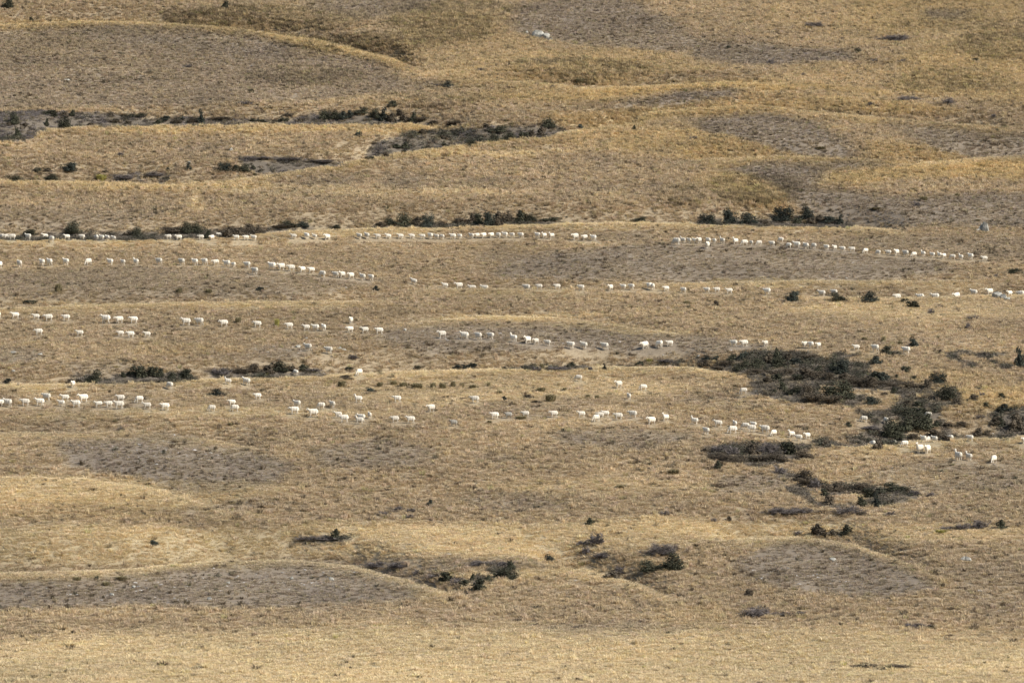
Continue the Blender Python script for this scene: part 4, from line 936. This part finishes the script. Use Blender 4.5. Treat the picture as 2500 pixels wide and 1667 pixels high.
for k, (ph, i, n, (xl, xr, yt, yb, fl)) in enumerate(flat):
    x, y = float(hx[k]), float(hy[k])
    w = (xr - xl) * y / FPX
    push = min(1.1, .30 * w)
    y2 = y + push; x2 = x * y2 / y
    z2 = gh1(x2, y2)
    ztop = y2 * ratio(yt)
    h = max(.35, min(4.2, ztop - z2))
    rr = random.Random(k * 7 + 3)
    kk = fl or 'd'
    si = 0 if w < 1.6 else 1 if w < 3.0 else 2
    fol, st = rr.choice(SH[kk, si])
    e = bpy.data.objects.new(TYPE[kk], None); e.empty_display_size = .3
    e.location = (x2, y2, z2 - .04)
    e.scale = (w * 1.3, max(.8, min(w, 2.6)) * rr.uniform(.85, 1.05), h * (1.5 if yt > 640 else 1.75) if kk in 'db' else h * 1.35)
    e.rotation_euler = (0, 0, rr.choice((0, math.pi)) + rr.uniform(-.25, .25))
    C.objects.link(e)
    f = bpy.data.objects.new(PART[kk], fol); f.parent = e; C.objects.link(f)
    if st:
        s_ = bpy.data.objects.new('stem', st); s_.parent = e; C.objects.link(s_)
    e['label'] = '%s %s %s' % (position_words(i, n), WORD[kk], ph)
    if len(e['label'].split()) > 16: e['label'] = '%s %s %s' % (position_words(i, n), WORD[kk].split()[0] + ' ' + WORD[kk].split()[-1], ph)
    e['category'] = 'tussock' if kk in 'oy' else 'shrub'
    e['group'] = 'tall grass tufts on the hill' if kk in 'oy' else 'shrubs scattered over the hill'
    for dx in np.arange(-w / 2, w / 2 + .01, CELL):
        for dy in np.arange(-w / 3 - (2.2 if kk in 'db' else .8), w / 3 + .01, CELL): shrub_occ.add((int((x2 + dx) // CELL), int((y2 + dy) // CELL)))

# ------------------------------------------------------------------ boulders
def boulder(name, seed):
    rr = random.Random(seed); bm = bmesh.new(); bmesh.ops.create_icosphere(bm, subdivisions=3, radius=.5)
    pl = [(Vector((rr.gauss(0, 1), rr.gauss(0, 1), rr.gauss(.3, 1))).normalized(), rr.uniform(.26, .44)) for _ in range(13)]
    for v in bm.verts:
        for nrm, d in pl:
            s = v.co.dot(nrm)
            if s > d: v.co -= nrm * (s - d)
        v.co *= 1 + .05 * math.sin(v.co.x * 23 + seed) * math.cos(v.co.y * 19 + v.co.z * 27)
    me_ = bpy.data.meshes.new(name); bm.to_mesh(me_); bm.free(); me_.materials.append(M_ROCK); return me_
BO = [boulder('boulder', s) for s in range(5)]
flat = [(ph, i, len(items), it) for ph, items in ROCKS for i, it in enumerate(items)]
hx, hy, hz = march(ground_h, [(it[0] + it[1]) / 2 for *_, it in flat], [it[3] for *_, it in flat])
for k, (ph, i, n, (xl, xr, yt, yb, fl)) in enumerate(flat):
    x, y = float(hx[k]), float(hy[k]); mpp = y / FPX
    w, h = (xr - xl) * mpp, max(.2, (yb - yt) * mpp)
    y2 = y + w * .3; x2 = x * y2 / y
    o = bpy.data.objects.new('rock', BO[k % 5])
    h2 = max(.25, (y2 * ratio(yt) - gh1(x2, y2)) * .85)
    o.location = (x2, y2, gh1(x2, y2) + h2 * .35); o.scale = (w * 1.2, w * .9, h2 * 1.6)
    o.rotation_euler = (0, 0, random.uniform(-.5, .5)); C.objects.link(o)
    o['label'] = '%s pale grey rock %s' % (position_words(i, n), ph); o['category'] = 'rock'; o['group'] = 'pale rocks on the hillside'

# ------------------------------------------------------------------ grass, scrub and scree over the whole slope
def sample(n, y0, y1):
    Y = np.sqrt(rng.uniform(y0 ** 2, y1 ** 2, n)); X = rng.uniform(-.135, .135, n) * Y
    return X, Y
def occ_mask(X, Y, s):
    cx, cy = (X // CELL).astype(int), (Y // CELL).astype(int)
    return np.fromiter(((a, b_) in s for a, b_ in zip(cx.tolist(), cy.tolist())), bool, len(X))
X, Y = sample(900000, 328, 775)
Z = ground_h(X, Y)
cvp = cover(X, Y, Z)
u, v, bare, gold, pale, olive, rust, sc = cvp
clump = fbm(X / 2.6, Y / 5.0, 81, 3)
dens = .84 + .08 * clump
dens = dens + .45 * pale + .22 * gold + .2 * olive - .30 * bare
dens = np.clip(dens, .05, 1) * (1 - .75 * sc)
keep = rng.random(len(X)) < dens
X, Y, Z = X[keep], Y[keep], Z[keep]; cvp = tuple(a[keep] for a in cvp); clump = clump[keep]
u, v, bare, gold, pale, olive, rust, sc = cvp
n = len(X)
big = rng.random(n) < np.clip(.17 + .5 * np.maximum(gold * (v < 1100), olive) + .15 * clump + .12 * (v < 560) - .35 * pale * (v > 500), .03, .85)
pick = np.where(big, rng.integers(0, 3, n), rng.integers(3, 6, n))
s = np.where(big, rng.uniform(.5, 1.1, n), rng.uniform(.55, 1.1, n))
s = s * (1 - .30 * bare) * (1 + .35 * olive * big) * np.where(big & (v < 520), 1.22, 1)
om = occ_mask(X, Y, occ)
s = np.where(om, s * .34, s); pick = np.where(om, rng.integers(3, 6, n), pick)
scl = np.stack([s, s, s * rng.uniform(.75, 1.2, n)], -1)
rot = np.stack([rng.normal(0, .06, n), rng.normal(0, .06, n), rng.uniform(0, 6.283, n)], -1)
tint = cover_colour(X, Y, cvp, .75)
br = np.exp(rng.normal(0, .09, n)) * (1.27 - .12 * bare)
dark = rng.random(n) < (.055 + .05 * bare + .03 * (v < 560) + .35 * olive + .07 * gold * (v < 560)) * (1 - .8 * pale)
br = np.where(dark, br * .45, br)

tint = tint * br[:, None] * np.stack([np.ones(n), 1 + rng.normal(0, .018, n), 1 + rng.normal(0, .05, n)], -1)
gr = (rng.random(n) < .01 + .07 * olive)[:, None]
tint = np.where(gr, tint * np.array([.80, .88, .70]), tint)
scatter('tussock_grass', X, Y, Z, scl, rot, pick, np.clip(tint * np.minimum(1, .82 / tint.max(1))[:, None], .01, .82), TUFTS, 'dry golden tussock grass covering the whole hillside')
print('grass tufts', n)
# darker, denser single tussocks dotted over the slope
X, Y = sample(150000, 328, 775)
Z = ground_h(X, Y)
cvp = cover(X, Y, Z)
u, v, bare, gold, pale, olive, rust, sc = cvp
grp = np.clip(.5 + 1.5 * fbm(X / 7.0, Y / 9.0, 103, 3), 0, 1.6) * np.clip(.6 + 1.2 * fbm(X / 30.0, Y / 30.0, 107, 2), .2, 1.5)
d = (.16 + .16 * (bare > .15) * (bare < .75) + .05 * bare + .34 * olive + .14 * gold * (v < 560) + .05 * (v < 560)) * grp * (1 - .78 * pale * (v < 1500)) * (1 - .7 * pale * (v >= 1500)) * (1 - sc)
keep = rng.random(len(X)) < d
X, Y, Z = X[keep], Y[keep], Z[keep]; cvp = tuple(a[keep] for a in cvp)
om = occ_mask(X, Y, occ); X, Y, Z = X[~om], Y[~om], Z[~om]; cvp = tuple(a[~om] for a in cvp); n = len(X)
s = np.exp(rng.normal(-.42, .28, n)) * (1 + .35 * cvp[5])
scl = np.stack([s, s, s * rng.uniform(.7, 1.0, n)], -1)
rot = np.stack([rng.normal(0, .06, n), rng.normal(0, .06, n), rng.uniform(0, 6.283, n)], -1)
tint = np.where((rng.random(n) < .55)[:, None], col(.125, .098, .062), col(.165, .122, .080)) * np.exp(rng.normal(0, .22, n))[:, None]
tint = np.where((rng.random(n) < .12)[:, None], col(.11, .105, .070), tint)
scatter('dark_tussocks', X, Y, Z, scl, rot, rng.integers(0, 3, n), tint, TUFTS, 'dark brown tussocks dotted among the pale grass')
print('dark tussocks', n)
X, Y = sample(420000, 328, 775)
Z = ground_h(X, Y)
cvp = cover(X, Y, Z); sc = cvp[7]
halo = (rng.random(len(X)) < .004 + .02 * smooth01(fbm(X / 5, Y / 9, 91, 2) - .2))
keep = ((sc > .5) & (rng.random(len(X)) < .62 + .3 * fbm(X / 2.5, Y / 5, 97, 2))) | halo
X, Y, Z, sc = X[keep], Y[keep], Z[keep], sc[keep]; n = len(X)
om = occ_mask(X, Y, occ) | (occ_mask(X, Y, shrub_occ) & (rng.random(n) < .8)); X, Y, Z, sc = X[~om], Y[~om], Z[~om], sc[~om]; n = len(X)
s = rng.uniform(.5, 1.3, n) * np.where(sc > .5, 1, .62) * (1 + .25 * fbm(X / 3.5, Y / 8, 95, 2))
scl = np.stack([s * 1.15, s * 1.15, s * .62], -1)
rot = np.stack([np.zeros(n), np.zeros(n), rng.uniform(0, 6.283, n)], -1)
q = fbm(X / 3.5, Y / 8, 95, 2)[:, None]; V = project(X, Y, Z)[1]
leafy = rng.random(n) < np.where(V > 820, .50, .32) + .35 * q[:, 0]
up = (V < 500)[:, None]
t0 = np.where(up, np.where(q > .3, col(.12, .108, .095), col(.195, .170, .160)), np.where(q > .1, col(.13, .112, .088), col(.185, .158, .125)))
t0 = np.where(leafy[:, None], np.where(q > 0, col(.062, .060, .040), col(.088, .075, .052)), t0)
tint = t0 * np.exp(rng.normal(0, .2, n))[:, None]
scatter('grey_scrub', X, Y, Z, scl, rot, np.where(leafy, rng.integers(3, 5, n), rng.integers(0, 3, n)), tint, TWIGS, 'low grey twiggy scrub filling the gullies')
print('scrub', n)
X, Y = sample(90000, 328, 775)
Z = ground_h(X, Y)
cvp = cover(X, Y, Z)
u, v, bare = cvp[0], cvp[1], cvp[2]
scree = np.maximum.reduce([smooth01(1.3 - np.sqrt(((u - a) / ru) ** 2 + ((v - b_) / rv) ** 2)) for a, b_, ru, rv in
    ((560, 150, 90, 28), (330, 1430, 330, 40), (760, 1410, 230, 26), (440, 1100, 230, 45), (1950, 1410, 200, 40), (1060, 820, 120, 22), (650, 850, 120, 22), (2020, 440, 120, 30))])
keep = rng.random(len(X)) < bare * (.05 + .8 * scree)
X, Y, Z = X[keep], Y[keep], Z[keep]; n = len(X)
s = np.exp(rng.normal(-1.75, .45, n))
scatter('scree_stones', X, Y, Z, np.stack([s * 1.2, s, s * .7], -1), np.stack([np.zeros(n), np.zeros(n), rng.uniform(0, 6.283, n)], -1),
        rng.integers(0, 4, n), np.ones((n, 3)) * .4, STONES, 'small pale stones strewn on the bare patches')
print('stones', n, 'sheep', sum(len(i) for _, i in SHEEP), 'shrubs', sum(len(i) for _, i in SHRUBS))
